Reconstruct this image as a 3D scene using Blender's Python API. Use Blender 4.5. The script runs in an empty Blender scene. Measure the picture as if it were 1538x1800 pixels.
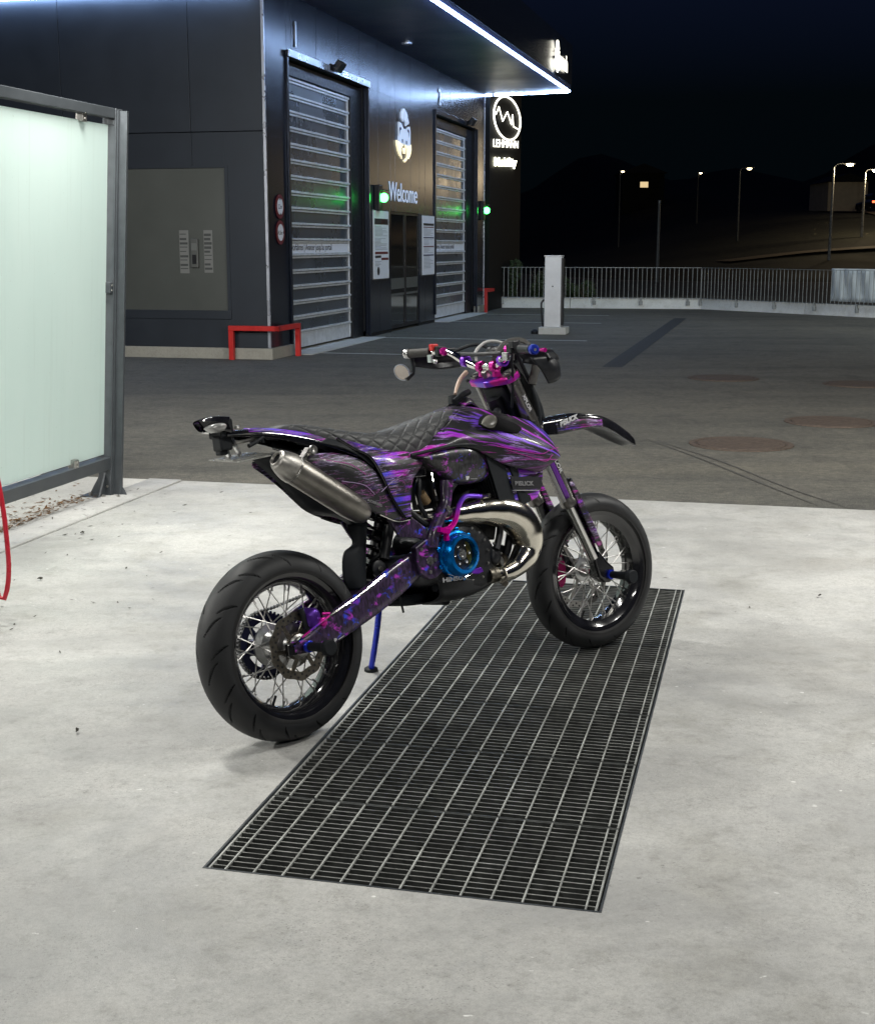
import bpy, bmesh, math, random
from mathutils import Vector, Matrix, Quaternion
from mathutils.geometry import tessellate_polygon
random.seed(7)
R = math.radians
scene = bpy.context.scene
COL = scene.collection
# ------------------------------------------------------------------ camera
CAM_H = 1.6
cam_d = bpy.data.cameras.new('camera'); cam = bpy.data.objects.new('camera', cam_d); COL.objects.link(cam)
cam.location = (0, 0, CAM_H)
cam.rotation_euler = (R(90 - 11.08), 0, 0)
cam_d.sensor_fit = 'VERTICAL'; cam_d.sensor_height = 24.0; cam_d.lens = 24.0 * 2400 / 1800
cam_d.clip_start = 0.05; cam_d.clip_end = 1500
scene.camera = cam
scene.view_settings.view_transform = 'Standard'; scene.view_settings.look = 'None'
scene.view_settings.exposure = 0; scene.view_settings.gamma = 1
# ------------------------------------------------------------------ night sky
world = bpy.data.worlds.new("World"); scene.world = world; world.use_nodes = True
wn = world.node_tree; wn.nodes.clear()
wo = wn.nodes.new('ShaderNodeOutputWorld'); wb = wn.nodes.new('ShaderNodeBackground')
wt = wn.nodes.new('ShaderNodeTexCoord'); ws = wn.nodes.new('ShaderNodeSeparateXYZ'); wr = wn.nodes.new('ShaderNodeValToRGB')
wn.links.new(wt.outputs['Generated'], ws.inputs[0]); wn.links.new(ws.outputs['Z'], wr.inputs[0])
for _p, _c in ((0.10, (0.0009, 0.0020, 0.0030, 1)), (0.18, (0.0030, 0.0050, 0.0140, 1))): wr.color_ramp.elements.new(_p).color = _c
wr.color_ramp.elements[0].position = 0.0; wr.color_ramp.elements[0].color = (0.0008, 0.0018, 0.0026, 1)
wr.color_ramp.elements[3].position = 0.6; wr.color_ramp.elements[3].color = (0.0035, 0.0058, 0.016, 1)
wn.links.new(wr.outputs[0], wb.inputs[0]); wb.inputs[1].default_value = 1.0
wn.links.new(wb.outputs[0], wo.inputs[0])
# ------------------------------------------------------------------ site frame (u along e1 = to the right, v along e2 = away)
SA = math.atan2(591, 2445)
e1 = Vector((math.cos(SA), -math.sin(SA), 0)); e2 = Vector((math.sin(SA), math.cos(SA), 0)); e3 = Vector((0, 0, 1))
def S(u, v, z=0.0): return e1 * u + e2 * v + e3 * z
SITE = Matrix(((e1.x, e2.x, 0, 0), (e1.y, e2.y, 0, 0), (0, 0, 1, 0), (0, 0, 0, 1)))
# ------------------------------------------------------------------ lamps (the wash bay's ceiling lamps, an unseen yard lamp, fills added toward the yard)
def area(name, loc, target, sx, sy, power, col, spread=180):
    l = bpy.data.lights.new(name, 'AREA'); l.shape = 'RECTANGLE'; l.size = sx; l.size_y = sy
    l.energy = power; l.color = col; l.spread = R(spread)
    o = bpy.data.objects.new(name, l); COL.objects.link(o); o.location = loc
    d = Vector(target) - Vector(loc)
    o.rotation_euler = d.to_track_quat('-Z', 'Y').to_euler()
    return o
for (u, v, z, tu, tv, p, sx) in ((-3.4, 0.8, 3.6, -1.8, 2.4, 50, 1.5), (2.0, 0.8, 3.6, 1.0, 2.4, 54, 1.5), (-2.9, 4.6, 3.5, -2.7, 4.9, 80, 0.9), (1.5, 4.8, 3.5, 1.3, 5.1, 96, 0.9), (-3.6, 6.9, 3.5, -3.0, 9.4, 215, 1.5), (2.8, 6.9, 3.5, 2.4, 9.2, 260, 1.5), (-8.8, 4.2, 3.5, -7.0, 5.6, 420, 1.5)):
    area('bay_lamp', S(u, v, z), S(tu, tv, 0.3), sx, 0.25, p, (1.0, 0.985, 0.925))
area('yard_lamp', S(7.5, 25.0, 6.5), S(0, 36, 0), 0.8, 0.8, 560, (0.90, 0.97, 0.95))
area('canopy_edge_lamp', S(-5.5, 8.4, 4.4), S(-5, 34, 1.2), 1.2, 0.3, 150, (0.95, 0.98, 1.0), 150)  # unseen fill pair, added to brighten the hall walls, asphalt and fence
area('canopy_edge_lamp', S(3.2, 8.4, 4.4), S(2, 34, 1.2), 1.2, 0.3, 340, (1.0, 0.95, 0.84), 150)
# ------------------------------------------------------------------ materials
def mat(name, base=(0.5, 0.5, 0.5), rough=0.5, metal=0.0, coat=0.0, spec=0.5, emit=None, estr=0.0, trans=0.0, alpha=1.0):
    m = bpy.data.materials.new(name); m.use_nodes = True
    b = m.node_tree.nodes['Principled BSDF']
    b.inputs['Base Color'].default_value = (*base, 1); b.inputs['Roughness'].default_value = rough
    b.inputs['Metallic'].default_value = metal; b.inputs['Coat Weight'].default_value = coat
    b.inputs['Coat Roughness'].default_value = 0.08
    b.inputs['Specular IOR Level'].default_value = spec
    b.inputs['Transmission Weight'].default_value = trans
    if emit: b.inputs['Emission Color'].default_value = (*emit, 1); b.inputs['Emission Strength'].default_value = estr
    if alpha < 1: b.inputs['Alpha'].default_value = alpha
    return m
class NT:
    def __init__(s, m): s.m = m; s.t = m.node_tree; s.b = s.t.nodes['Principled BSDF']
    def n(s, k, **kw):
        x = s.t.nodes.new(k)
        for a, v in kw.items(): setattr(x, a, v)
        return x
    def l(s, a, b): s.t.links.new(a, b)
    def val(s, x, v):
        if isinstance(v, (int, float)): x.default_value = v
        else: s.l(v, x)
    def coord(s, kind='Object', scale=(1, 1, 1), rot=(0, 0, 0), loc=(0, 0, 0)):
        c = s.n('ShaderNodeTexCoord'); mp = s.n('ShaderNodeMapping')
        mp.inputs['Scale'].default_value = scale; mp.inputs['Rotation'].default_value = rot; mp.inputs['Location'].default_value = loc
        s.l(c.outputs[kind], mp.inputs[0]); return mp.outputs[0]
    def noise(s, vec, scale, detail=4, rough=0.55, dist=0.0):
        x = s.n('ShaderNodeTexNoise'); x.inputs['Scale'].default_value = scale; x.inputs['Detail'].default_value = detail
        x.inputs['Roughness'].default_value = rough; x.inputs['Distortion'].default_value = dist
        s.l(vec, x.inputs['Vector']); return x.outputs['Fac']
    def ramp(s, fac, stops, interp='LINEAR'):
        x = s.n('ShaderNodeValToRGB'); cr = x.color_ramp; cr.interpolation = interp
        while len(cr.elements) < len(stops): cr.elements.new(0.5)
        for e, (p, c) in zip(cr.elements, stops):
            e.position = p; e.color = (*c, 1) if isinstance(c, tuple) else (c, c, c, 1)
        s.l(fac, x.inputs[0]); return x.outputs[0]
    def mix(s, fac, a, b, mode='MIX'):
        x = s.n('ShaderNodeMix', data_type='RGBA', blend_type=mode)
        s.val(x.inputs[0], fac)
        for i, v in ((6, a), (7, b)):
            if isinstance(v, tuple): x.inputs[i].default_value = (*v, 1)
            else: s.l(v, x.inputs[i])
        return x.outputs[2]
    def math(s, op, a, b=0.0, clamp=False):
        x = s.n('ShaderNodeMath', operation=op, use_clamp=clamp); s.val(x.inputs[0], a); s.val(x.inputs[1], b); return x.outputs[0]
    def bump(s, h, strength=0.3, dist=0.01):
        x = s.n('ShaderNodeBump'); x.inputs['Strength'].default_value = strength; x.inputs['Distance'].default_value = dist
        s.l(h, x.inputs['Height']); s.l(x.outputs[0], s.b.inputs['Normal'])
    def color(s, c): s.l(c, s.b.inputs['Base Color'])
    def rough(s, c): s.l(c, s.b.inputs['Roughness'])
# --- concrete slab
def m_concrete(name, base=(0.432, 0.430, 0.417), stains=True):
    m = mat(name, base, 0.75); t = NT(m); v = t.coord()
    big = t.noise(v, 0.55, 5, 0.6, 0.6); mid = t.noise(v, 2.3, 6, 0.65, 0.4); fine = t.noise(v, 90, 3, 0.6); grain = t.noise(v, 420, 2, 0.5)
    c = t.ramp(big, [(0.30, tuple(x * 0.86 for x in base)), (0.52, base), (0.72, tuple(x * 1.06 for x in base))])
    c = t.mix(0.8, c, t.ramp(mid, [(0.30, (0.78, 0.77, 0.74)), (0.48, (1, 1, 1)), (0.72, (1.07, 1.06, 1.05))]), 'MULTIPLY')
    c = t.mix(0.55, c, t.ramp(fine, [(0.25, (0.72, 0.72, 0.72)), (0.5, (1, 1, 1)), (0.75, (1.15, 1.15, 1.14))]), 'MULTIPLY')
    gr2 = t.noise(v, 26, 6, 0.75); c = t.mix(0.75, c, t.ramp(gr2, [(0.30, (0.74, 0.735, 0.72)), (0.46, (1, 1, 1)), (0.75, (1.10, 1.10, 1.09))]), 'MULTIPLY')
    c = t.mix(0.6, c, t.ramp(grain, [(0.25, (0.7, 0.7, 0.7)), (0.5, (1, 1, 1)), (0.78, (1.3, 1.3, 1.3))]), 'MULTIPLY')
    sv = t.coord(scale=(1.0, 1.5, 1.0), rot=(0, 0, 0.25))
    if stains:
        st = t.noise(sv, 0.85, 8, 0.72, 0.4)
        c = t.mix(t.ramp(st, [(0.50, 0.0), (0.60, 0.40)]), c, (0.30, 0.30, 0.295))
        dp = t.noise(v, 0.9, 4, 0.55, 0.3); c = t.mix(t.ramp(dp, [(0.52, 0.0), (0.545, 0.26)]), c, (0.31, 0.31, 0.31))
        rg = t.noise(v, 7.5, 7, 0.8); c = t.mix(0.8, c, t.ramp(rg, [(0.36, (0.82, 0.815, 0.80)), (0.47, (1, 1, 1)), (0.66, (1.07, 1.07, 1.06))]), 'MULTIPLY')
        pr = t.math('MULTIPLY', t.ramp(t.noise(v, 170, 3, 0.6), [(0.60, 0.0), (0.66, 0.75)]), t.ramp(t.noise(v, 2.3, 5, 0.7), [(0.46, 0.0), (0.60, 0.9)])); c = t.mix(pr, c, (0.15, 0.15, 0.14))
        dk = t.noise(sv, 34, 5, 0.7); dm = t.noise(v, 1.7, 3)
        f = t.math('MULTIPLY', t.ramp(dk, [(0.60, 0.0), (0.70, 1.0)]), t.ramp(dm, [(0.5, 0.0), (0.64, 0.75)]))
        c = t.mix(f, c, (0.10, 0.10, 0.09))
        wv = t.noise(sv, 26, 3, 0.5); wm = t.noise(v, 2.9, 2)
        f2 = t.math('MULTIPLY', t.ramp(wv, [(0.70, 0.0), (0.74, 1.0)]), t.ramp(wm, [(0.50, 0.0), (0.60, 1.0)]))
        c = t.mix(f2, c, (0.78, 0.78, 0.76))
        t.rough(t.ramp(t.noise(sv, 0.9, 6, 0.65, 0.3), [(0.38, 0.80), (0.58, 0.34)]))
    t.color(c)
    t.bump(t.math('ADD', t.math('MULTIPLY', fine, 0.6), t.math('MULTIPLY', grain, 0.5)), 0.35, 0.004)
    return m
M_CONC = m_concrete('wash_slab_concrete')
M_CONC2 = m_concrete('cast_concrete', (0.55, 0.555, 0.54), False)
M_CONCF = m_concrete('fence_wall_concrete', (0.74, 0.76, 0.75), False)
M_CONCW = m_concrete('plinth_concrete', (0.36, 0.35, 0.31), False)
M_CONCL = m_concrete('pale_dry_concrete', (0.55, 0.545, 0.52), False)  # paler concrete, stronger light beyond the kerb partly put into its colour
def m_asphalt():
    m = mat('asphalt', (0.1, 0.1, 0.1), 0.85); t = NT(m); v = t.coord()
    big = t.noise(v, 0.16, 6, 0.65, 1.0); lane = t.noise(t.coord(scale=(0.14, 1.0, 1.0), rot=(0, 0, 0.1)), 0.7, 6, 0.65, 0.6)
    sp = t.noise(v, 120, 3, 0.7); sp2 = t.noise(v, 17, 6, 0.78); sp3 = t.noise(v, 3.2, 6, 0.7, 0.5)
    c = t.ramp(big, [(0.32, (0.086, 0.084, 0.076)), (0.52, (0.108, 0.104, 0.092)), (0.68, (0.134, 0.128, 0.110))])
    c = t.mix(0.85, c, t.ramp(lane, [(0.34, (0.66, 0.68, 0.70)), (0.50, (1, 1, 1)), (0.70, (1.18, 1.16, 1.10))]), 'MULTIPLY')
    c = t.mix(0.9, c, t.ramp(sp3, [(0.34, (0.74, 0.74, 0.75)), (0.50, (1, 1, 1)), (0.68, (1.16, 1.15, 1.12))]), 'MULTIPLY')
    c = t.mix(0.9, c, t.ramp(sp, [(0.32, (0.35, 0.35, 0.35)), (0.5, (1, 1, 1)), (0.68, (2.1, 2.05, 1.9))]), 'MULTIPLY')
    c = t.mix(0.9, c, t.ramp(sp2, [(0.32, (0.60, 0.60, 0.60)), (0.5, (1, 1, 1)), (0.68, (1.45, 1.43, 1.36))]), 'MULTIPLY')
    oil = t.ramp(t.noise(v, 1.1, 3, 0.5), [(0.66, 0.0), (0.74, 0.55)]); c = t.mix(oil, c, (0.045, 0.045, 0.045))
    t.color(c); t.bump(sp, 0.6, 0.008); return m
M_ASPH = m_asphalt()
def m_simple_noise(name, base, rough, metal=0.0, coat=0.0, sc=60, amt=0.25, bump=0.0, bd=0.002, var_r=0.1, spec=0.5):
    m = mat(name, base, rough, metal, coat, spec); t = NT(m); v = t.coord()
    n = t.noise(v, sc, 5, 0.6)
    t.color(t.mix(1.0, (base), t.ramp(n, [(0.25, (1 - amt,) * 3), (0.75, (1 + amt,) * 3)]), 'MULTIPLY'))
    n2 = t.noise(v, sc * 0.25, 4, 0.6)
    t.rough(t.ramp(n2, [(0.3, max(0.02, rough - var_r)), (0.7, min(1, rough + var_r))]))
    if bump: t.bump(n, bump, bd)
    return m
M_RUBBER = m_simple_noise('tyre_rubber', (0.0115, 0.0125, 0.0145), 0.6, sc=25, amt=0.3, bump=0.15)
M_RUBSIDE = m_simple_noise('tyre_sidewall_rubber', (0.009, 0.009, 0.010), 0.5, sc=40, amt=0.3)
M_RUBGREY = m_simple_noise('moulded_grey_rubber', (0.045, 0.043, 0.04), 0.65, sc=40, amt=0.3)
M_BLKGLOSS = m_simple_noise('gloss_black_lacquer', (0.009, 0.009, 0.011), 0.14, 0.0, 0.8, sc=30, amt=0.3, var_r=0.06)
M_BLKPLAST = m_simple_noise('black_plastic', (0.009, 0.010, 0.013), 0.42, sc=90, amt=0.3, var_r=0.1, spec=0.4)
M_BLKMATT = m_simple_noise('matt_black_plastic', (0.006, 0.008, 0.011), 0.6, sc=90, amt=0.3, var_r=0.1, spec=0.3)
M_ENGINE = m_simple_noise('black_engine_casting', (0.013, 0.014, 0.017), 0.42, 0.4, sc=120, amt=0.4, bump=0.4, bd=0.002)
M_STEEL = m_simple_noise('dull_steel', (0.42, 0.41, 0.39), 0.33, 1.0, sc=60, amt=0.25)
M_ALU = m_simple_noise('cast_aluminium', (0.62, 0.62, 0.62), 0.3, 1.0, sc=40, amt=0.2)
M_CHROME = m_simple_noise('bright_chrome', (0.75, 0.74, 0.72), 0.07, 1.0, sc=20, amt=0.08, var_r=0.04)
M_DISC = m_simple_noise('brake_disc_steel', (0.16, 0.145, 0.12), 0.38, 0.9, sc=80, amt=0.35)
M_SPOKE = m_simple_noise('spoke_steel', (0.50, 0.49, 0.48), 0.42, 1.0, sc=50, amt=0.2)
M_PIPE = m_simple_noise('nickel_plated_pipe', (0.74, 0.70, 0.61), 0.17, 1.0, sc=14, amt=0.14, var_r=0.06)
M_DARKFRAME = m_simple_noise('anthracite_frame_paint', (0.06, 0.068, 0.076), 0.42, 0.2, sc=18, amt=0.15)
M_GALV = m_simple_noise('galvanised_grating', (0.42, 0.43, 0.41), 0.5, 0.4, sc=9, amt=0.6)
M_GALVD = m_simple_noise('dirty_galvanised_bar', (0.09, 0.094, 0.09), 0.5, 0.4, sc=28, amt=0.5)
M_GALVT = m_simple_noise('worn_bar_top', (0.30, 0.305, 0.29), 0.45, 0.4, sc=7, amt=0.75)  # light on the bar tops put into the colour, along with wear
M_PIT = m_simple_noise('drain_sludge', (0.085, 0.09, 0.086), 0.8, sc=3.5, amt=0.75, bump=0.5, bd=0.02)
M_RED = m_simple_noise('red_paint', (0.55, 0.02, 0.018), 0.4, sc=15, amt=0.15)
M_HOSE = m_simple_noise('red_hose_rubber', (0.50, 0.012, 0.03), 0.35, sc=20, amt=0.1)
M_WHITE = m_simple_noise('white_print', (0.72, 0.74, 0.78), 0.5, sc=20, amt=0.05)
M_INK = mat('black_ink', (0.012, 0.012, 0.016), 0.5); M_INKR = mat('dark_red_ink', (0.12, 0.01, 0.015), 0.5)
M_INKO = mat('rust_ink', (0.30, 0.08, 0.05), 0.5); M_INKB = mat('navy_ink', (0.01, 0.012, 0.07), 0.5); M_INKG = mat('grey_ink', (0.35, 0.37, 0.40), 0.6)
M_GALVP = m_simple_noise('painted_cabinet_sheet', (0.66, 0.68, 0.71), 0.38, 0.1, sc=4, amt=0.12)
M_RUST = m_simple_noise('rusty_iron', (0.076, 0.056, 0.044), 0.8, 0.0, sc=45, amt=0.6, bump=0.3, bd=0.002)
M_LINE = m_simple_noise('worn_road_paint', (0.62, 0.63, 0.60), 0.7, sc=30, amt=0.5)
M_PATCH = m_simple_noise('fresh_asphalt', (0.035, 0.038, 0.042), 0.8, sc=80, amt=0.4)
M_MARK = m_simple_noise('rubber_streak', (0.075, 0.072, 0.068), 0.75, sc=60, amt=0.5)
M_ABLUE = m_simple_noise('cyan_blue_anodised', (0.0, 0.19, 0.62), 0.26, 0.85, sc=30, amt=0.15)
M_DBLUE = m_simple_noise('deep_blue_anodised', (0.01, 0.03, 0.50), 0.3, 0.6, sc=30, amt=0.15)
M_PINK = m_simple_noise('pink_anodised', (0.55, 0.01, 0.28), 0.3, 0.55, sc=30, amt=0.15)
M_VIOL = m_simple_noise('violet_anodised', (0.22, 0.04, 0.62), 0.3, 0.6, sc=30, amt=0.15)
M_LIME = m_simple_noise('brass_plate', (0.20, 0.16, 0.04), 0.35, 0.9, sc=60, amt=0.4)
def m_fade():      # pink to violet dyed metal
    m = mat('pink_violet_dyed_metal', (0.5, 0.02, 0.5), 0.28, 0.5); t = NT(m)
    n = t.noise(t.coord(), 13, 2, 0.5)
    t.color(t.ramp(n, [(0.38, (0.10, 0.03, 0.55)), (0.48, (0.28, 0.02, 0.45)), (0.56, (0.52, 0.01, 0.27))])); return m
M_FADE = m_fade()
def m_pedal():
    m = mat('pink_to_violet_pedal', (0.5, 0.02, 0.5), 0.28, 0.5); t = NT(m); c = t.n('ShaderNodeTexCoord'); x = t.n('ShaderNodeSeparateXYZ')
    t.l(c.outputs['Object'], x.inputs[0])
    t.color(t.ramp(t.math('MULTIPLY', t.math('SUBTRACT', x.outputs['Z'], 0.60), 10.0), [(0.25, (0.80, 0.0, 0.40)), (0.62, (0.34, 0.03, 0.60)), (0.9, (0.14, 0.04, 0.55))])); return m
M_PEDAL = m_pedal()
def m_graphic(name, ang, base=(0.016, 0.016, 0.018), dens=0.555, centre=None, coat=0.3):
    """printed bodywork sheet: long violet, blue and pink streaks with hair-thin pale scratches on charcoal"""
    m = mat(name, base, 0.40, 0.0, coat, 0.4); t = NT(m)
    v = t.coord(rot=(0, ang, 0), scale=(2.2, 2.2, 20)); v2 = t.coord(rot=(0, ang + 0.22, 0), scale=(1.6, 1.6, 34)); v3 = t.coord(rot=(0, ang - 0.16, 0), scale=(2.4, 2.4, 60))
    o = t.coord()
    hue = t.ramp(t.noise(o, 6.5, 2, 0.5), [(0.36, (0.07, 0.07, 0.90)), (0.46, (0.24, 0.05, 0.88)), (0.55, (0.50, 0.03, 0.75)), (0.63, (0.80, 0.02, 0.55))])
    s1 = t.ramp(t.noise(v, 2.2, 5, 0.6, 0.3), [(dens, 0.0), (dens + 0.09, 0.95)])
    s2 = t.ramp(t.noise(v2, 2.6, 6, 0.7), [(dens + 0.03, 0.0), (dens + 0.07, 0.9)])
    msk = t.ramp(t.noise(o, 5.0, 3, 0.5), [(0.40, 0.15), (0.56, 1.0)])
    c = t.mix(t.math('MULTIPLY', t.math('MAXIMUM', s1, s2), msk), base, hue)
    def hair(vec, sc, w, off=0.5):
        n = t.noise(vec, sc, 4, 0.6, 0.4); d = t.math('ABSOLUTE', t.math('SUBTRACT', n, off)); return t.ramp(d, [(0.0, 1.0), (w, 0.0)])
    h = t.math('MULTIPLY', hair(v3, 1.6, 0.016), t.ramp(t.noise(o, 9, 2), [(0.42, 0.0), (0.52, 0.9)]))
    h2 = t.math('MULTIPLY', hair(t.coord(rot=(0, ang + 0.6, 0), scale=(3, 3, 12)), 3.4, 0.010), t.ramp(t.noise(o, 11, 2), [(0.45, 0.0), (0.55, 0.8)]))
    c = t.mix(h, c, (0.62, 0.50, 0.85)); c = t.mix(h2, c, (0.60, 0.14, 0.55))
    c = t.mix(0.6, c, t.ramp(t.noise(o, 260, 2), [(0.3, (0.6, 0.6, 0.6)), (0.7, (1.4, 1.4, 1.4))]), 'MULTIPLY')
    t.color(c); return m
def m_radial():
    """shroud print: streaks that fan out of the nose tip, violet in the middle, pink by the seat and along the top, blue at the nose"""
    m = mat('fanned_streak_print', (0.027, 0.027, 0.029), 0.44, 0.0, 0.16, 0.35); t = NT(m); o = t.coord(); x = t.n('ShaderNodeSeparateXYZ'); t.l(o, x.inputs[0])
    dx = t.math('SUBTRACT', 1.25, x.outputs['X']); dz = t.math('SUBTRACT', x.outputs['Z'], 0.775)
    wob = t.math('MULTIPLY', t.math('SUBTRACT', t.noise(o, 7, 2), 0.5), 0.10)
    phi = t.math('ADD', t.math('ARCTAN2', dz, dx), wob); r_ = t.math('SQRT', t.math('ADD', t.math('MULTIPLY', dx, dx), t.math('MULTIPLY', dz, dz)))
    def vec(kp, kr, off=0.0):
        c = t.n('ShaderNodeCombineXYZ'); t.l(t.math('MULTIPLY', phi, kp), c.inputs[0]); t.l(t.math('MULTIPLY', r_, kr), c.inputs[1]); c.inputs[2].default_value = off; return c.outputs[0]
    hue = t.ramp(t.math('MULTIPLY', t.math('ADD', phi, 0.05), 0.75), [(0.10, (0.22, 0.01, 0.22)), (0.17, (0.80, 0.03, 0.66)), (0.25, (0.42, 0.03, 0.80)), (0.34, (0.26, 0.08, 0.95)), (0.44, (0.20, 0.06, 0.90)), (0.58, (0.75, 0.03, 0.55)), (0.75, (0.14, 0.08, 0.85))])
    band = t.ramp(t.math('MULTIPLY', t.math('ADD', phi, 0.05), 0.75), [(0.05, 0.25), (0.13, 0.95), (0.20, 0.45), (0.27, 0.75), (0.34, 1.0), (0.42, 0.5), (0.62, 1.0)])
    n1 = t.ramp(t.noise(vec(13, 2.2), 1.0, 4, 0.6, 0.2), [(0.530, 0.0), (0.575, 1.0)]); n2 = t.ramp(t.noise(vec(36, 2.6, 3.0), 1.0, 4, 0.65, 0.3), [(0.60, 0.0), (0.635, 1.0)])
    c = t.mix(t.math('MULTIPLY', t.math('MAXIMUM', n1, n2), band), (0.013, 0.013, 0.015), hue)
    d = t.math('ABSOLUTE', t.math('SUBTRACT', t.noise(vec(24, 3.0, 7.0), 1.0, 5, 0.62, 0.5), 0.5))
    h = t.math('MULTIPLY', t.ramp(d, [(0.0, 1.0), (0.009, 0.55), (0.014, 0.0)]), t.ramp(t.noise(o, 8, 2), [(0.48, 0.0), (0.56, 1.0)]))
    c = t.mix(t.math('MULTIPLY', h, band), c, (0.62, 0.40, 0.98))
    t.color(t.mix(0.6, c, t.ramp(t.noise(o, 300, 2), [(0.3, (0.65,) * 3), (0.7, (1.35,) * 3)]), 'MULTIPLY')); return m
M_GR1 = m_radial(); M_GR2 = m_graphic('streaked_tail_print', 0.35, dens=0.52); M_GR3 = m_graphic('cracked_side_print', 0.75, base=(0.018, 0.018, 0.020), dens=0.60)
M_GRG = m_graphic('fork_guard_print', -1.1, dens=0.56); M_GRB = m_graphic('blue_violet_tail_print', 0.15, base=(0.05, 0.02, 0.16), dens=0.44)
def m_splat(name, base=(0.02, 0.02, 0.023), thr=0.60, sc=42, amt=0.9):
    """forged-carbon film with violet, blue and pink paint specks"""
    m = mat(name, base, 0.36, 0.0, 0.35); t = NT(m); o = t.coord(); w = t.coord(scale=(1, 1, 1.3), rot=(0, 0.6, 0))
    hue = t.ramp(t.noise(o, 22, 1), [(0.40, (0.03, 0.08, 0.75)), (0.48, (0.16, 0.03, 0.50)), (0.58, (0.50, 0.05, 0.55))])
    s = t.ramp(t.noise(w, sc, 5, 0.66, 0.5), [(thr, 0.0), (thr + 0.10, amt)])
    chip = t.n('ShaderNodeTexVoronoi'); chip.inputs['Scale'].default_value = 150; t.l(t.coord(scale=(1, 1, 0.4), rot=(0, 0.5, 0)), chip.inputs['Vector'])
    bw = t.n('ShaderNodeRGBToBW'); t.l(chip.outputs['Color'], bw.inputs[0])
    c = t.mix(1.0, base, t.ramp(bw.outputs[0], [(0.2, (0.45,) * 3), (0.8, (2.0,) * 3)]), 'MULTIPLY')
    t.color(t.mix(s, c, hue)); return m
M_SPLAT = m_splat('forged_carbon_specks', (0.016, 0.016, 0.018), 0.545, 30, 1.0); M_SPLAT2 = m_splat('violet_flecked_frame_paint', (0.026, 0.014, 0.040), 0.545, 26, 1.0)
def m_vinyl():
    m = mat('grey_black_vinyl', (0.035, 0.036, 0.038), 0.48); t = NT(m); v = t.coord()
    t.bump(t.noise(v, 700, 2), 0.25, 0.0006); t.color(t.ramp(t.noise(v, 30, 3), [(0.3, (0.050, 0.052, 0.054)), (0.7, (0.062, 0.064, 0.066))])); return m
M_VINYL = m_vinyl()
def m_silencer():
    m = mat('brushed_silencer_sleeve', (0.27, 0.25, 0.22), 0.36, 1.0); t = NT(m)
    v = t.coord(rot=(0, R(-35), 0), scale=(1, 1, 60)); n = t.noise(v, 6, 4, 0.6)
    t.rough(t.ramp(n, [(0.3, 0.28), (0.7, 0.48)])); t.bump(n, 0.15, 0.002)
    t.color(t.ramp(t.noise(t.coord(), 9, 4), [(0.3, (0.19, 0.18, 0.16)), (0.7, (0.36, 0.34, 0.31))])); return m
M_SIL = m_silencer()
def m_wall():
    m = mat('navy_panel_cladding', (0.030, 0.040, 0.062), 0.25, 0.5); t = NT(m); v = t.coord()
    t.color(t.ramp(t.noise(v, 0.4, 2), [(0.3, (0.014, 0.019, 0.033)), (0.7, (0.017, 0.023, 0.040))])); return m
M_WALL = m_wall()
M_WALLM = m_simple_noise('anthracite_side_cladding', (0.025, 0.032, 0.044), 0.5, 0.2, sc=3, amt=0.1)
M_SOFFIT = m_simple_noise('navy_soffit_sheet', (0.050, 0.062, 0.135), 0.42, 0.2, sc=3, amt=0.1)
M_DOORP = m_simple_noise('roller_door_glazing', (0.055, 0.066, 0.080), 0.28, 0.0, sc=3, amt=0.25)
M_DOORB = m_simple_noise('aluminium_door_rail', (0.66, 0.69, 0.72), 0.42, 0.3, sc=10, amt=0.2)
M_TRIM = m_simple_noise('pale_metal_trim', (0.55, 0.58, 0.66), 0.3, 0.7, sc=8, amt=0.1)
M_DGLASS = mat('dark_tinted_glass', (0.008, 0.010, 0.011), 0.06, 0.0, 0.5)
M_FILM = m_simple_noise('olive_grey_window_film', (0.085, 0.092, 0.086), 0.4, sc=2, amt=0.08)  # lit interior put into the pane colour; the door band shares it
def m_frost():
    m = mat('frosted_mint_glass', (0.66, 0.80, 0.74), 0.35, 0.0, 0.3); t = NT(m)
    tr = t.n('ShaderNodeBsdfTranslucent'); tr.inputs[0].default_value = (0.72, 0.84, 0.82, 1); mx = t.n('ShaderNodeMixShader'); mx.inputs[0].default_value = 0.35
    out = t.t.nodes['Material Output']; t.l(t.b.outputs[0], mx.inputs[1]); t.l(tr.outputs[0], mx.inputs[2]); t.l(mx.outputs[0], out.inputs[0])
    n = t.noise(t.coord(scale=(1, 1, 0.3)), 2.2, 3); run = t.noise(t.coord(scale=(1, 26, 0.7)), 1.0, 5, 0.7); sp_ = t.noise(t.coord(), 60, 2, 0.5)
    drt = t.math('MAXIMUM', t.ramp(run, [(0.56, 0.0), (0.70, 0.30)]), t.ramp(sp_, [(0.735, 0.0), (0.75, 0.65)])); t.color(t.mix(drt, t.ramp(n, [(0.3, (0.65, 0.76, 0.73)), (0.7, (0.71, 0.81, 0.78))]), (0.46, 0.52, 0.48))); return m
M_FROST = m_frost()
M_LED = mat('led_strip_glow', (0.9, 0.95, 1), 0.5, emit=(0.42, 0.62, 1.0), estr=48)
M_SIGN = mat('lit_letter_glow', (1, 1, 0.9), 0.5, emit=(1.0, 0.95, 0.80), estr=3.5); M_SIGNW = mat('soft_lit_letter', (0.8, 0.85, 0.95), 0.5, emit=(0.55, 0.68, 0.92), estr=0.32)
M_SIGNY = mat('warm_lit_lower_edge', (1, 0.95, 0.7), 0.5, emit=(1.0, 0.85, 0.55), estr=0.9)
M_GREEN = mat('green_signal_glow', (0.1, 1, 0.2), 0.5, emit=(0.06, 1.0, 0.14), estr=13)
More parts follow.
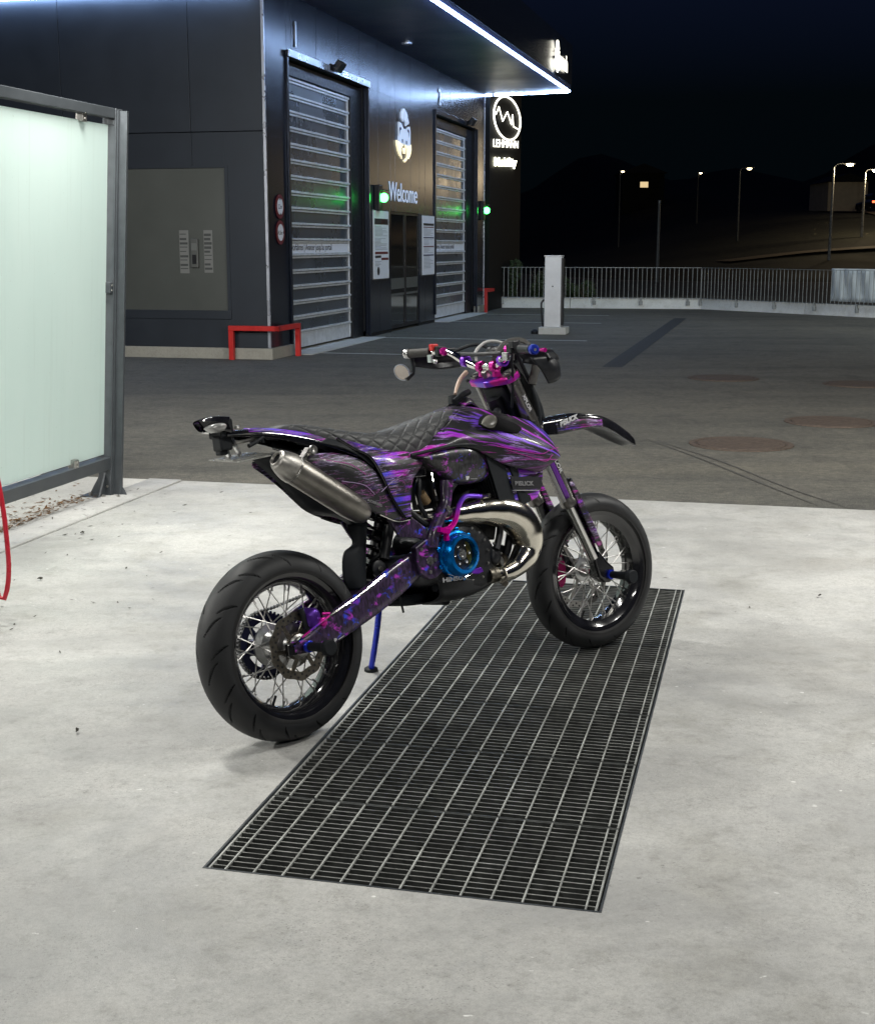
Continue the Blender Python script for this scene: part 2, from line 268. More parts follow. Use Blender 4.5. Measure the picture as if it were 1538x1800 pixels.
M_SODIUM = mat('street_lamp_glow', (1, 0.9, 0.7), 0.5, emit=(1.0, 0.80, 0.48), estr=14)
M_TAILGL = mat('car_rear_lamp_glow', (1, 0.1, 0.05), 0.5, emit=(1.0, 0.12, 0.04), estr=4)
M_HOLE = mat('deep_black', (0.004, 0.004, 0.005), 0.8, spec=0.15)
M_CLEAR = mat('clear_lens', (0.34, 0.34, 0.33), 0.1, 0.3, 0.5)
M_PALEPLAST = m_simple_noise('translucent_tank_plastic', (0.15, 0.145, 0.125), 0.4, sc=20, amt=0.1)
M_DECALW = mat('pale_decal', (0.50, 0.50, 0.52), 0.4); M_DECALG = mat('grey_decal', (0.20, 0.20, 0.21), 0.4); M_DECALV = mat('violet_decal', (0.13, 0.012, 0.30), 0.35, coat=0.5)
M_HAIR = mat('pale_violet_pinstripe', (0.40, 0.30, 0.50), 0.35); M_HAIRP = mat('pink_pinstripe', (0.42, 0.03, 0.30), 0.35); M_CAPBLUE = mat('blue_bar_end', (0.01, 0.03, 0.36), 0.35, 0.4)
M_MIRROR = mat('mirror_glass', (0.46, 0.42, 0.39), 0.05, 1.0)
M_LEAF = m_simple_noise('dry_leaf', (0.16, 0.085, 0.03), 0.8, sc=200, amt=0.5); M_LEAFG = m_simple_noise('dark_foliage', (0.035, 0.055, 0.022), 0.7, sc=30, amt=0.5)
M_BARK = m_simple_noise('bark', (0.08, 0.06, 0.045), 0.9, sc=20, amt=0.4, bump=0.5, bd=0.02)
M_SOIL = m_simple_noise('dark_verge', (0.016, 0.018, 0.011), 0.95, sc=1.5, amt=0.5)
M_HILLROAD = m_simple_noise('distant_road', (0.16, 0.13, 0.09), 0.8, sc=2, amt=0.2)
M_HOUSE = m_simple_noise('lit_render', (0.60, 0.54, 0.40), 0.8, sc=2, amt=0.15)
M_TARP = m_simple_noise('white_tarpaulin', (0.55, 0.60, 0.62), 0.5, sc=3, amt=0.1)
M_FENCE = m_simple_noise('grey_fence_steel', (0.24, 0.26, 0.27), 0.45, 0.5, sc=8, amt=0.2)
# ------------------------------------------------------------------ mesh helpers
def tag(o, label, cat, group=None):
    o['label'] = label; o['category'] = cat
    if group: o['group'] = group
    return o
def stuff(o): o['kind'] = 'stuff'; return o
def struct(o): o['kind'] = 'structure'; return o
def empty(name, loc=(0, 0, 0), rz=0.0):
    o = bpy.data.objects.new(name, None); COL.objects.link(o); o.location = loc; o.rotation_euler = (0, 0, rz); o.empty_display_size = 0.1
    return o
def spline(pts, n):
    """Catmull-Rom through pts, n samples, by chord length"""
    P = [Vector(p) for p in pts]
    if len(P) == 2: return [P[0].lerp(P[1], i / (n - 1)) for i in range(n)]
    L = [0.0]
    for a, b in zip(P, P[1:]): L.append(L[-1] + max((b - a).length, 1e-6))
    out = []
    for k in range(n):
        s = L[-1] * k / (n - 1); i = 0
        while i < len(P) - 2 and s > L[i + 1]: i += 1
        t = (s - L[i]) / (L[i + 1] - L[i])
        p1, p2 = P[i], P[i + 1]; p0 = P[i - 1] if i > 0 else p1 * 2 - p2; p3 = P[i + 2] if i + 2 < len(P) else p2 * 2 - p1
        h = L[i + 1] - L[i]; h0 = (L[i] - L[i - 1]) if i > 0 else h; h2 = (L[i + 2] - L[i + 1]) if i + 2 < len(P) else h
        m1 = ((p2 - p0) / (h + h0)) * h; m2 = ((p3 - p1) / (h + h2)) * h
        out.append(p1 * (2*t**3 - 3*t*t + 1) + m1 * (t**3 - 2*t*t + t) + p2 * (-2*t**3 + 3*t*t) + m2 * (t**3 - t*t))
    return out
class MB:
    def __init__(s, tf=None): s.bm = bmesh.new(); s.tf = tf
    def v(s, p):
        p = Vector(p); return s.bm.verts.new(s.tf(p) if s.tf else p)
    def f(s, vs):
        try: return s.bm.faces.new(vs)
        except ValueError: return None
    def box(s, c, d, M=None):
        """box centred at c, full dims d, optional rotation matrix"""
        vs = []
        for x in (-.5, .5):
            for y in (-.5, .5):
                for z in (-.5, .5):
                    q = Vector((x * d[0], y * d[1], z * d[2]))
                    if M: q = M @ q
                    vs.append(s.v(Vector(c) + q))
        for q in ((0, 1, 3, 2), (4, 6, 7, 5), (0, 4, 5, 1), (2, 3, 7, 6), (0, 2, 6, 4), (1, 5, 7, 3)): s.f([vs[i] for i in q])
        return s
    def box2(s, a, b):
        a = Vector(a); b = Vector(b); return s.box((a + b) / 2, (abs(b.x - a.x), abs(b.y - a.y), abs(b.z - a.z)))
    def bar(s, a, b, w, h, up=(0, 0, 1)):
        a = Vector(a); b = Vector(b); d = (b - a); L = d.length; x = d.normalized(); y = Vector(up).cross(x)
        if y.length < 1e-4: y = Vector((0, 1, 0)).cross(x)
        y.normalize(); z = x.cross(y)
        M = Matrix((x, y, z)).transposed()
        return s.box((a + b) / 2, (L, w, h), M)
    def tube(s, pts, r, n=12, k=None, caps=True, closed=False):
        k = k or max(2, len(pts)); P = spline(pts, k) if len(pts) > 2 or k > 2 else [Vector(p) for p in pts]
        rs = r if isinstance(r, (list, tuple)) else None
        rings = []; prev = None
        for i, p in enumerate(P):
            d = (P[min(i + 1, len(P) - 1)] - P[max(i - 1, 0)]).normalized()
            if prev is None:
                a = Vector((0, 0, 1)).cross(d)
                if a.length < 1e-3: a = Vector((0, 1, 0)).cross(d)
            else: a = prev - d * prev.dot(d)
            a.normalize(); prev = a; b = d.cross(a)
            if rs:
                q = i / (len(P) - 1) * (len(rs) - 1); j = min(int(q), len(rs) - 2); t = q - j; t = t * t * (3 - 2 * t) if len(rs) > 2 else t; rr = rs[j] * (1 - t) + rs[j + 1] * t
            else: rr = r
            rings.append([s.v(p + (a * math.cos(2 * math.pi * q / n) + b * math.sin(2 * math.pi * q / n)) * rr) for q in range(n)])
        for A, B in zip(rings, rings[1:]):
            for q in range(n): s.f((A[q], A[(q + 1) % n], B[(q + 1) % n], B[q]))
        if caps: s.f(rings[0][::-1]); s.f(rings[-1])
        return s
    def lathe(s, c, axis, prof, n=48, start=None, caps=False, arc=None):
        """prof: list of (distance along axis, radius)"""
        ax = Vector(axis).normalized(); a = Vector(start) if start else (Vector((0, 0, 1)) if abs(ax.z) < 0.9 else Vector((1, 0, 0)))
        a = (a - ax * a.dot(ax)).normalized(); b = ax.cross(a); c = Vector(c); rings = []
        for h, r in prof:
            rings.append([s.v(c + ax * h + (a * math.cos(2 * math.pi * q / n) + b * math.sin(2 * math.pi * q / n)) * r) for q in range(n)])
        for A, B in zip(rings, rings[1:]):
            for q in range(n): s.f((A[q], A[(q + 1) % n], B[(q + 1) % n], B[q]))
        if caps: s.f(rings[0][::-1]); s.f(rings[-1])
        return s
    def cyl(s, a, b, r, n=20, r2=None):
        a = Vector(a); b = Vector(b); return s.lathe(a, b - a, [(0, r), ((b - a).length, r if r2 is None else r2)], n, caps=True)
    def patch(s, rows, nu=24, nv=8):
        R_ = [spline(r, nu) for r in rows]; cols = [spline([R_[j][i] for j in range(len(R_))], nv) for i in range(nu)]
        g = [[s.v(cols[i][j]) for j in range(nv)] for i in range(nu)]
        for i in range(nu - 1):
            for j in range(nv - 1): s.f((g[i][j], g[i + 1][j], g[i + 1][j + 1], g[i][j + 1]))
        return s
    def poly(s, pts, d):
        """flat outline pts (3D) pushed by vector d into a slab"""
        P = [Vector(p) for p in pts]; d = Vector(d); A = [s.v(p) for p in P]; B = [s.v(p + d) for p in P]
        for t in tessellate_polygon([P]):
            s.f([A[i] for i in t]); s.f([B[i] for i in reversed(t)])
        for i in range(len(P)): j = (i + 1) % len(P); s.f((A[i], B[i], B[j], A[j]))
        return s
    def cushion(s, outline, bulge, n=48, rings=7, back=None):
        """domed shape over a closed outline; bulge = vector at the centre"""
        P = spline(list(outline) + [outline[0]], n + 1)[:-1]; c = sum(P, Vector()) / n; bulge = Vector(bulge)
        prev = [s.v(p) for p in P]; first = prev
        for k in range(1, rings):
            t = k / rings; h = math.sqrt(max(0, 1 - (1 - t) ** 2)); cur = [s.v(p.lerp(c, t) + bulge * h) for p in P]
            for i in range(n): j = (i + 1) % n; s.f((prev[i], prev[j], cur[j], cur[i]))
            prev = cur
        cv = s.v(c + bulge)
        for i in range(n): s.f((prev[i], prev[(i + 1) % n], cv))
        if back is not None:
            back = Vector(back); B = [s.v(p + back) for p in P]
            for i in range(n): j = (i + 1) % n; s.f((first[j], first[i], B[i], B[j]))
            s.f(B)
        return s
    def build(s, name, m, parent=None, smooth=True, bevel=0.0, solid=0.0, sub=0, angle=35, segs=2):
        bmesh.ops.recalc_face_normals(s.bm, faces=s.bm.faces)
        me = bpy.data.meshes.new(name); s.bm.to_mesh(me); s.bm.free()
        me.materials.append(m)
        o = bpy.data.objects.new(name, me); COL.objects.link(o)
        if smooth:
            for p in me.polygons: p.use_smooth = True
            if not sub:
                try: me.set_sharp_from_angle(angle=R(angle))
                except Exception: pass
        if parent: o.parent = parent
        if solid:
            md = o.modifiers.new('solid', 'SOLIDIFY'); md.thickness = solid; md.offset = 0
        if bevel:
            md = o.modifiers.new('bevel', 'BEVEL'); md.width = bevel; md.segments = segs; md.limit_method = 'ANGLE'; md.angle_limit = R(40)
        if sub:
            md = o.modifiers.new('sub', 'SUBSURF'); md.levels = sub; md.render_levels = sub
        return o
def text(name, body, size, m, tf, parent=None, depth=0.002, sx=1.0, bold=0.0, align='LEFT', shear=0.0):
    """tf maps (x, y, z) of the lettering to the parent's space"""
    cu = bpy.data.curves.new(name, 'FONT'); cu.body = body; cu.size = size; cu.extrude = depth; cu.offset = bold; cu.align_x = align; cu.shear = shear
    o = bpy.data.objects.new(name, cu); COL.objects.link(o); dg = bpy.context.evaluated_depsgraph_get()
    me = bpy.data.meshes.new_from_object(o.evaluated_get(dg)); bpy.data.objects.remove(o)
    for v in me.vertices: v.co = tf(Vector((v.co.x * sx, v.co.y, v.co.z)))
    me.materials.clear(); me.materials.append(m)
    o = bpy.data.objects.new(name, me); COL.objects.link(o)
    if parent: o.parent = parent
    return o
def site_thing(name, u, v, z=0.0):
    return empty(name, S(u, v, z), -SA)
# ================================================================== SETTING
def SM(): return MB(lambda p: SITE @ p)          # site-space mesh with world origin
GV0, GV1, GU0, GU1 = 3.08, 6.335, -1.375, -0.335    # drain pit outline
# --- ground sheets
b = SM()                                            # asphalt ground with a hole under the slab
for (a0, a1, c0, c1) in ((-300, 300, 8.60, 300), (-300, 300, -60, -12), (-300, -24, -12, 8.60), (24, 300, -12, 8.60)):
    b.f([b.v((a0, c0, 0)), b.v((a1, c0, 0)), b.v((a1, c1, 0)), b.v((a0, c1, 0))])
struct(b.build('ground', M_ASPH, smooth=False))
b = SM()
for (a0, a1, c0, c1) in ((-24, GU0, -12, 8.60), (GU1, 24, -12, 8.60), (GU0, GU1, -12, GV0), (GU0, GU1, GV1, 8.60)):
    b.f([b.v((a0, c0, 0.004)), b.v((a1, c0, 0.004)), b.v((a1, c1, 0.004)), b.v((a0, c1, 0.004))])
b.f([b.v((-24, 8.6, 0.004)), b.v((24, 8.6, 0.004)), b.v((24, 8.6, -0.02)), b.v((-24, 8.6, -0.02))])
struct(b.build('wash_slab', M_CONC, smooth=False))
b = SM()                                            # drain pit walls and floor
D = -0.11
for q in (((GU0, GV0), (GU1, GV0)), ((GU1, GV0), (GU1, GV1)), ((GU1, GV1), (GU0, GV1)), ((GU0, GV1), (GU0, GV0))):
    (a, c), (d, e) = q; b.f([b.v((a, c, 0.004)), b.v((d, e, 0.004)), b.v((d, e, D)), b.v((a, c, D))])
b.f([b.v((GU0, GV0, D)), b.v((GU1, GV0, D)), b.v((GU1, GV1, D)), b.v((GU0, GV1, D))])
struct(b.build('drain_pit', M_PIT, smooth=False))
# raised kerb strip of pale concrete under the glass screen
b = SM(); b.box2((-4.12, -4, 0.0), (-3.88, 8.58, 0.016)); struct(b.build('screen_kerb', M_CONC, smooth=False, bevel=0.006))
b = SM(); b.box2((-9.5, -4, 0.0), (-4.123, 8.56, 0.012)); struct(b.build('pale_slab', M_CONCL, smooth=False, bevel=0.004))
# painted lines in front of the gates, patch, streaks
def ribbon(pts, w, z, n=40, taper=False):
    m = SM(); P = spline([Vector((p[0], p[1], 0)) for p in pts], n); prev = None
    for i, p in enumerate(P):
        d = (P[min(i + 1, n - 1)] - P[max(i - 1, 0)]).normalized(); s_ = Vector((-d.y, d.x, 0)); ww = w
        if taper: ww = w * math.sin(math.pi * (i + 0.5) / n) ** 0.4
        a, c = m.v(p + s_ * ww / 2 + Vector((0, 0, z))), m.v(p - s_ * ww / 2 + Vector((0, 0, z)))
        if prev: m.f((prev[0], a, c, prev[1]))
        prev = (a, c)
    return m
for (v, u1) in ((19.62, -3.2), (23.15, -3.0), (28.45, -3.4), (31.6, -3.6)):
    struct(ribbon([(-6.80, v), (u1, v)], 0.085, 0.004, 8).build('painted_line', M_LINE, smooth=False))
struct(ribbon([(-2.02, 18.2), (-1.94, 30.9)], 0.27, 0.004, 12).build('asphalt_patch', M_PATCH, smooth=False))
for off in (0, 0.11):
    struct(ribbon([(-0.95 + off, 11.4 - off), (-0.45 + off, 10.4), (0.05 + off, 9.3), (0.35 + off * 1.5, 8.66)], 0.016, 0.004, 40, True).build('tyre_streak', M_MARK, smooth=False))
# far land beyond the fence: flat verge rising to a hill on the right with a road up it
def hill_h(x, y):
    t = max(0, min(1, (y - 58) / 50)); s_ = max(0, min(1, (x - 4) / 26)); k = t * t * (3 - 2 * t) * s_ * s_ * (3 - 2 * s_); return -0.05 + k * 4.0 + max(0, y - 108) * 0.03 * s_ + max(0, y - 126) * (0.085 + 0.03 * math.sin(x * 0.11) + 0.02 * math.sin(x * 0.31 + 1))
b = MB(); NX, NY = 50, 40; g = [[b.v((-60 + 160 * i / NX, 40 + 160 * j / NY, hill_h(-60 + 160 * i / NX, 40 + 160 * j / NY) + 0.03)) for j in range(NY + 1)] for i in range(NX + 1)]
for i in range(NX):
    for j in range(NY): b.f((g[i][j], g[i + 1][j], g[i + 1][j + 1], g[i][j + 1]))
struct(b.build('hill', M_SOIL))
def road(name, pts, w, m):
    b = MB(); P = spline([Vector((p[0], p[1], 0)) for p in pts], 50); prev = None
    for i, p in enumerate(P):
        d = (P[min(i + 1, 49)] - P[max(i - 1, 0)]).normalized(); s_ = Vector((-d.y, d.x, 0)); row = []
        for k in (-1, 0, 1):
            q = p + s_ * w / 2 * k; row.append(b.v((q.x, q.y, max(hill_h(q.x, q.y), hill_h(p.x, p.y)) + 0.12)))
        if prev: b.f((prev[0], prev[1], row[1], row[0])); b.f((prev[1], prev[2], row[2], row[1]))
        prev = row
    struct(b.build(name, m))
road('road', [(31, 78), (32.5, 92), (34.2, 106), (35.2, 116), (35.8, 124)], 5.0, M_HILLROAD)
road('side_road', [(16, 78), (20, 79), (25, 79), (33, 80)], 1.8, M_HILLROAD)

# --- drain grate panels
NP = 7; PL = (GV1 - GV0) / NP
ordn = ['nearest to the camera', 'second from the near end', 'third from the near end', 'fourth from the near end', 'fifth, partly under the front wheel', 'sixth, behind the front wheel', 'farthest from the camera']
edges = [GV0, 3.58, 4.07, 4.54, 4.98, 5.39, 5.80, GV1]
for k in range(NP):
    v0, v1 = edges[k] + 0.004, edges[k + 1] - 0.004; L = v1 - v0
    t = site_thing('drain_grate', (GU0 + GU1) / 2, (v0 + v1) / 2)
    t.location.z = 0.0
    tag(t, 'galvanised steel floor grate panel in the drain, ' + ordn[k], 'drain grate', 'steel grate panels over the drain')
    W = GU1 - GU0 - 0.03
    ys_ = []; b = MB(); nb = max(8, round(L / 0.0293))
    for i in range(nb + 1):
        y = -L / 2 + L * i / nb + (random.uniform(-0.0008, 0.0008) if 0 < i < nb else 0); ys_.append(y); b.box((0, y, -0.012 - (0.002 if 0 < i < nb else 0)), (W, 0.0035 if 0 < i < nb else 0.005, 0.028))
    b.build('bearing_bars', M_GALVD, t, smooth=False)
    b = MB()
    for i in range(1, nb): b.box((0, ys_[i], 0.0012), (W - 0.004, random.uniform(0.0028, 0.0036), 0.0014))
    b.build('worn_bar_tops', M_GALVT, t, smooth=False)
    b = MB()
    for i in range(13):
        x = -W / 2 + 0.045 + (W - 0.07) * i / 12; b.box((x, 0, 0.0022), (0.0044, L - 0.006, 0.006))
    b.build('cross_rods', M_GALV, t, smooth=False)
    for sx in (-1, 1): b = MB(); b.box((sx * W / 2, 0, -0.012), (0.005, L, 0.030)); b.build('edge_bar', M_GALV, t, smooth=False)
t = site_thing('drain_surround', (GU0 + GU1) / 2, (GV0 + GV1) / 2); tag(t, 'dark steel angle frame around the drain pit edge', 'drain frame')
b = MB(); W, L = GU1 - GU0, GV1 - GV0
for sx in (-1, 1): b.box((sx * (W / 2 - 0.003), 0, -0.012), (0.006, L, 0.034))
for sy in (-1, 1): b.box((0, sy * (L / 2 - 0.003), -0.012), (W - 0.014, 0.006, 0.034))
b.build('angle_frame', M_DARKFRAME, t, smooth=False)

# --- manhole covers
for (px_u, px_v, r_, lab) in ((-0.19, 11.31, 0.42, 'round rusty manhole cover nearest to the wash slab'), (-0.53, 17.0, 0.43, 'round dark manhole cover farthest to the left on the yard'),
                              (0.58, 12.95, 0.42, 'round brown manhole cover behind and right of the nearest one'), (1.04, 16.6, 0.42, 'round dark manhole cover at the right edge of the yard, farther than the brown one')):
    t = site_thing('manhole_cover', px_u, px_v); tag(t, lab, 'manhole cover', 'manhole covers in the yard')
    b = MB(); b.lathe((0, 0, 0), (0, 0, 1), [(0.002, r_), (0.009, r_ - 0.002), (0.009, r_ - 0.05), (0.005, r_ - 0.052), (0.005, r_ - 0.06)], 48); b.build('ring', M_RUST, t, smooth=False)
    b = MB(); b.lathe((0, 0, 0), (0, 0, 1), [(0.002, r_ - 0.064), (0.010, r_ - 0.068), (0.010, 0.0001)], 48)
    b.build('lid', M_RUST, t, smooth=False)

# ================================================================== CAR WASH BUILDING
BU, BV = -6.85, 18.30; WH = 5.10
bld = site_thing('car_wash_building', BU, BV); tag(bld, 'dark navy clad car wash hall with light-edged canopy roof and roller doors', 'building')
def BM(): return MB(lambda p: p - Vector((BU, BV, 0)))
G1 = (19.22, 23.22); G2 = (28.12, 32.2); VE = 33.15; GH = 4.22; DV = (24.7, 26.82)
def wallseg(b, v0, v1, z0, z1, joints):
    cuts = [v0] + [j for j in joints if v0 + 0.05 < j < v1 - 0.05] + [v1]
    for a, c in zip(cuts, cuts[1:]): b.box2((BU - 0.06, a + 0.006, z0), (BU, c - 0.006, z1))
J = [18.3 + 1.12 * i for i in range(1, 14)]
b = BM()
wallseg(b, 18.3, G1[0], 0.16, WH, J); wallseg(b, G1[1], DV[0], 0.06, GH, J); wallseg(b, DV[0], DV[1], 2.2, GH, J); wallseg(b, DV[1], G2[0], 0.06, GH, J)
wallseg(b, G2[1], VE, 0.16, WH, J); wallseg(b, G1[0], G2[1], GH, WH, J)
b.build('front_wall', M_WALL, bld, smooth=False, bevel=0.004)
b = BM(); b.box2((-21, BV + 0.08, 0.1), (BU - 0.5, VE, WH)); b.box2((BU - 0.5, G1[1], 0.1), (BU - 0.07, G2[0], WH))
b.box2((BU - 0.5, G2[1], 0.1), (BU - 0.07, VE, WH)); b.box2((BU - 0.5, BV + 0.08, 0.1), (BU - 0.07, G1[0], WH)); b.box2((BU - 0.5, G1[0], GH), (BU - 0.07, G1[1], WH)); b.box2((BU - 0.5, G2[0], GH), (BU - 0.07, G2[1], WH))
b.build('core', M_BLKMATT, bld, smooth=False)
# left (side) wall with a window
b = BM(); WU0, WU1, WZ0, WZ1 = -12.5, -7.47, 0.68, 2.65
us = [-20.5, -18.4, -16.3, -14.2, WU0, -9.9, -7.95, BU]
for a, c in zip(us, us[1:]):
    b.box2((a + 0.004, BV, 3.14), (c - 0.004, BV + 0.07, WH))
b.box2((-20.5, BV + 0.002, 0.16), (WU0, BV + 0.07, 3.13)); b.box2((WU1, BV + 0.002, 0.16), (BU - 0.001, BV + 0.07, 3.13)); b.box2((WU0, BV + 0.002, WZ1), (-7.95, BV + 0.07, 3.13)); b.box2((-7.945, BV + 0.002, WZ1), (WU1, BV + 0.07, 3.13)); b.box2((WU0, BV + 0.002, 0.16), (WU1, BV + 0.07, WZ0 - 0.12))
b.build('side_wall', M_WALLM, bld, smooth=False, bevel=0.003)
b = BM(); b.box2((-7.32, BV - 0.004, 0.17), (-6.87, BV + 0.002, 3.12)); b.build('corner_panel', M_WALLM, bld, smooth=False)
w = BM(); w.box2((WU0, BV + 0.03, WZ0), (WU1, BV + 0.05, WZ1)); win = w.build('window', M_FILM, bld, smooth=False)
w = BM(); w.box2((WU0, BV - 0.02, WZ0 - 0.12), (WU1 + 0.05, BV + 0.07, WZ0)); w.build('window_sill', M_WALLM, win, smooth=False, bevel=0.004)
w = BM(); w.box2((WU1, BV - 0.008, WZ0), (WU1 + 0.05, BV + 0.05, WZ1)); w.box2((WU0, BV - 0.008, WZ1), (WU1 + 0.05, BV + 0.05, WZ1 + 0.03)); w.build('window_frame', M_WALLM, win, smooth=False)
b = BM(); b.box2((-20.5, BV - 0.03, 0), (BU + 0.04, BV + 0.12, 0.158)); b.box2((BU - 0.06, BV + 0.12, 0), (BU + 0.04, G1[0], 0.158)); b.build('plinth', M_CONCW, bld, smooth=False, bevel=0.006)
b = BM(); b.box2((BU - 0.06, G2[1] + 0.05, 0), (BU + 0.06, VE, 0.158)); b.build('plinth', M_CONCW, bld, smooth=False, bevel=0.006)
b = BM(); b.box2((BU - 0.06, G1[1], 0.0), (BU - 0.01, DV[0], 0.058)); b.box2((BU - 0.06, DV[1], 0.0), (BU - 0.01, G2[0], 0.058)); b.build('base_rail', M_BLKMATT, bld, smooth=False)
b = BM(); b.box2((BU - 0.30, G1[0], 0.0), (BU + 0.30, G1[1], 0.012)); b.build('threshold', M_CONC2, bld, smooth=False)
b = BM(); b.box2((BU - 0.30, G2[0], 0.0), (BU + 0.30, G2[1], 0.012)); b.build('threshold', M_CONC2, bld, smooth=False)
# canopy roof: soffit, fascia, LED strip
CU0, CU1 = -4.93, -4.75          # canopy front edge at its near and far end
NC = (CU0 - 0.02, 18.1)
b = BM()
outl = [(-21, 18.22), (BU + 0.0, 18.22), (-4.98, 18.22), (CU1, 32.79), (BU, 33.17), (-21, 33.17)]
b.poly([(x, y, WH + 0.003) for x, y in outl], (0, 0, 0.10)); b.build('soffit', M_SOFFIT, bld, smooth=False)
b = BM()
for (p, q) in ((outl[1], outl[2]), (outl[2], outl[3]), (outl[3], outl[4])):
    b.bar((p[0], p[1], WH + 0.56), (q[0], q[1], WH + 0.56), 0.05, 0.9)
b.bar((-21, 18.22, WH + 0.56), (BU, 18.22, WH + 0.56), 0.05, 0.9); b.build('fascia', M_WALL, bld, smooth=False)
b = BM(); b.poly([(x, y, WH + 0.9) for x, y in outl], (0, 0, 0.05)); b.build('roof_sheet', M_BLKMATT, bld, smooth=False)
def strip(p, q, z): m = BM(); m.bar((p[0], p[1], z), (q[0], q[1], z), 0.05, 0.035); return m.build('led_strip', M_LED, bld, smooth=False)
strip((-4.98, 18.3), (CU1 - 0.02, 32.70), WH - 0.016); strip((CU1 - 0.05, 32.79), (BU + 0.25, 33.10), WH - 0.016); strip((BU + 0.17, 33.11), (BU + 0.02, 33.14), WH - 0.016)
strip((-20.5, 18.24), (-7.0, 18.24), WH - 0.11)
b = BM(); b.lathe((-6.45, 24.4, WH), (0, 0, -1), [(0, 0.10), (0.03, 0.10), (0.035, 0.085), (0.035, 0.0001)], 20); b.build('soffit_lamp', M_TRIM, bld)
b = BM(); b.box2((BU - 0.005, VE - 0.03, 0.16), (BU + 0.012, VE + 0.01, WH)); b.build('corner_trim', M_TRIM, bld, smooth=False)
b = BM(); b.box2((BU - 0.03, BV - 0.012, 0.16), (BU + 0.008, BV + 0.02, WH)); b.build('corner_trim', M_TRIM, bld, smooth=False)
# roller doors
def roller(v0, v1, btxt):
    t = BM(); DU = BU - 0.16; ve = v1 - 0.62
    t.box2((DU - 0.04, v0, 0.05), (DU, ve, 4.02)); d = t.build('roller_door', M_DOORP, bld, smooth=False)
    t = BM(); nsl = 17; zs = [0.28 + i * 0.23 for i in range(nsl)]
    for z in zs: t.box2((DU + 0.001, v0, z - 0.034), (DU + 0.02, ve - 0.01, z - 0.006)); t.box2((DU + 0.001, v0, z + 0.004), (DU + 0.040, ve - 0.01, z + 0.036))
    t.box2((DU + 0.001, ve - 0.06, 0.06), (DU + 0.024, ve - 0.02, 3.97)); t.box2((DU + 0.001, v0, 0.05), (DU + 0.016, ve, 0.27))
    t.build('door_rails', M_DOORB, d, smooth=False, bevel=0.003)
    t = BM(); t.box2((DU - 0.3, v0, 4.02), (DU + 0.06, v1, 4.20)); t.box2((DU - 0.1, ve, 0.02), (DU + 0.06, v1, 4.02)); t.build('door_jamb', M_BLKPLAST, d, smooth=False)
    i = min(range(nsl), key=lambda k: abs(zs[k] - 1.43)); zb = zs[i] + 0.03; zt = zs[i + 1] - 0.036
    t = BM(); t.box2((DU + 0.0015, v0, zb + 0.01), (DU + 0.005, ve - 0.07, zt - 0.005)); bn = t.build('banner', M_WHITE, d, smooth=False)
    text('banner_lettering', btxt, (zt - zb) * 0.86, M_INK, lambda p: Vector((DU + 0.0065 + p.z, v0 + 0.03 + p.x, zb + 0.055 + p.y)) - Vector((BU, BV, 0)), bn, 0.001, 0.95)
    t = BM(); t.box2((BU + 0.002, v0 - 0.06, 4.22), (BU + 0.045, v1 + 0.02, 4.31)); t.box2((BU + 0.002, v1 - 0.02, 0.02), (BU + 0.04, v1 + 0.02, 4.22)); t.box2((BU + 0.002, v0 - 0.06, 0.16), (BU + 0.03, v0, 4.22)); return t.build('door_frame', M_WALL if v0 > 25 else M_WALL, d, smooth=False, bevel=0.004), d
_, d1 = roller(*G1, "um Tor vorfahren | Avancer jusqu'au portail"); _, d2 = roller(*G2, "um Tor vorfahren | Avancer jusqu'au portail")
t = BM(); t.box2((BU + 0.046, G1[0] - 0.07, 4.225), (BU + 0.062, G1[1] + 0.02, 4.32)); t.build('door_head_trim', M_TRIM, d1, smooth=False)
# glass double door
t = BM(); t.box2((BU - 0.045, DV[0], 0.05), (BU - 0.03, DV[1], 2.2)); gd = t.build('glass_door', M_DGLASS, bld, smooth=False)
t = BM()
for v in (DV[0], (DV[0] + DV[1]) / 2 - 0.03, (DV[0] + DV[1]) / 2 + 0.035, DV[1] - 0.05): t.box2((BU - 0.05, v, 0.06), (BU - 0.015, v + 0.045, 2.19))
t.box2((BU - 0.05, DV[0], 2.15), (BU - 0.014, DV[1], 2.2)); t.box2((BU - 0.05, DV[0], 0.06), (BU - 0.014, DV[1], 0.12)); t.build('door_stiles', M_BLKPLAST, gd, smooth=False)
t = BM(); t.box2((BU - 0.029, DV[0] + 0.06, 0.78), (BU - 0.026, DV[1] - 0.06, 0.98)); t.box2((BU - 0.029, DV[0] + 0.06, 0.66), (BU - 0.026, DV[1] - 0.06, 0.70)); t.build('safety_band', M_FILM, gd, smooth=False)
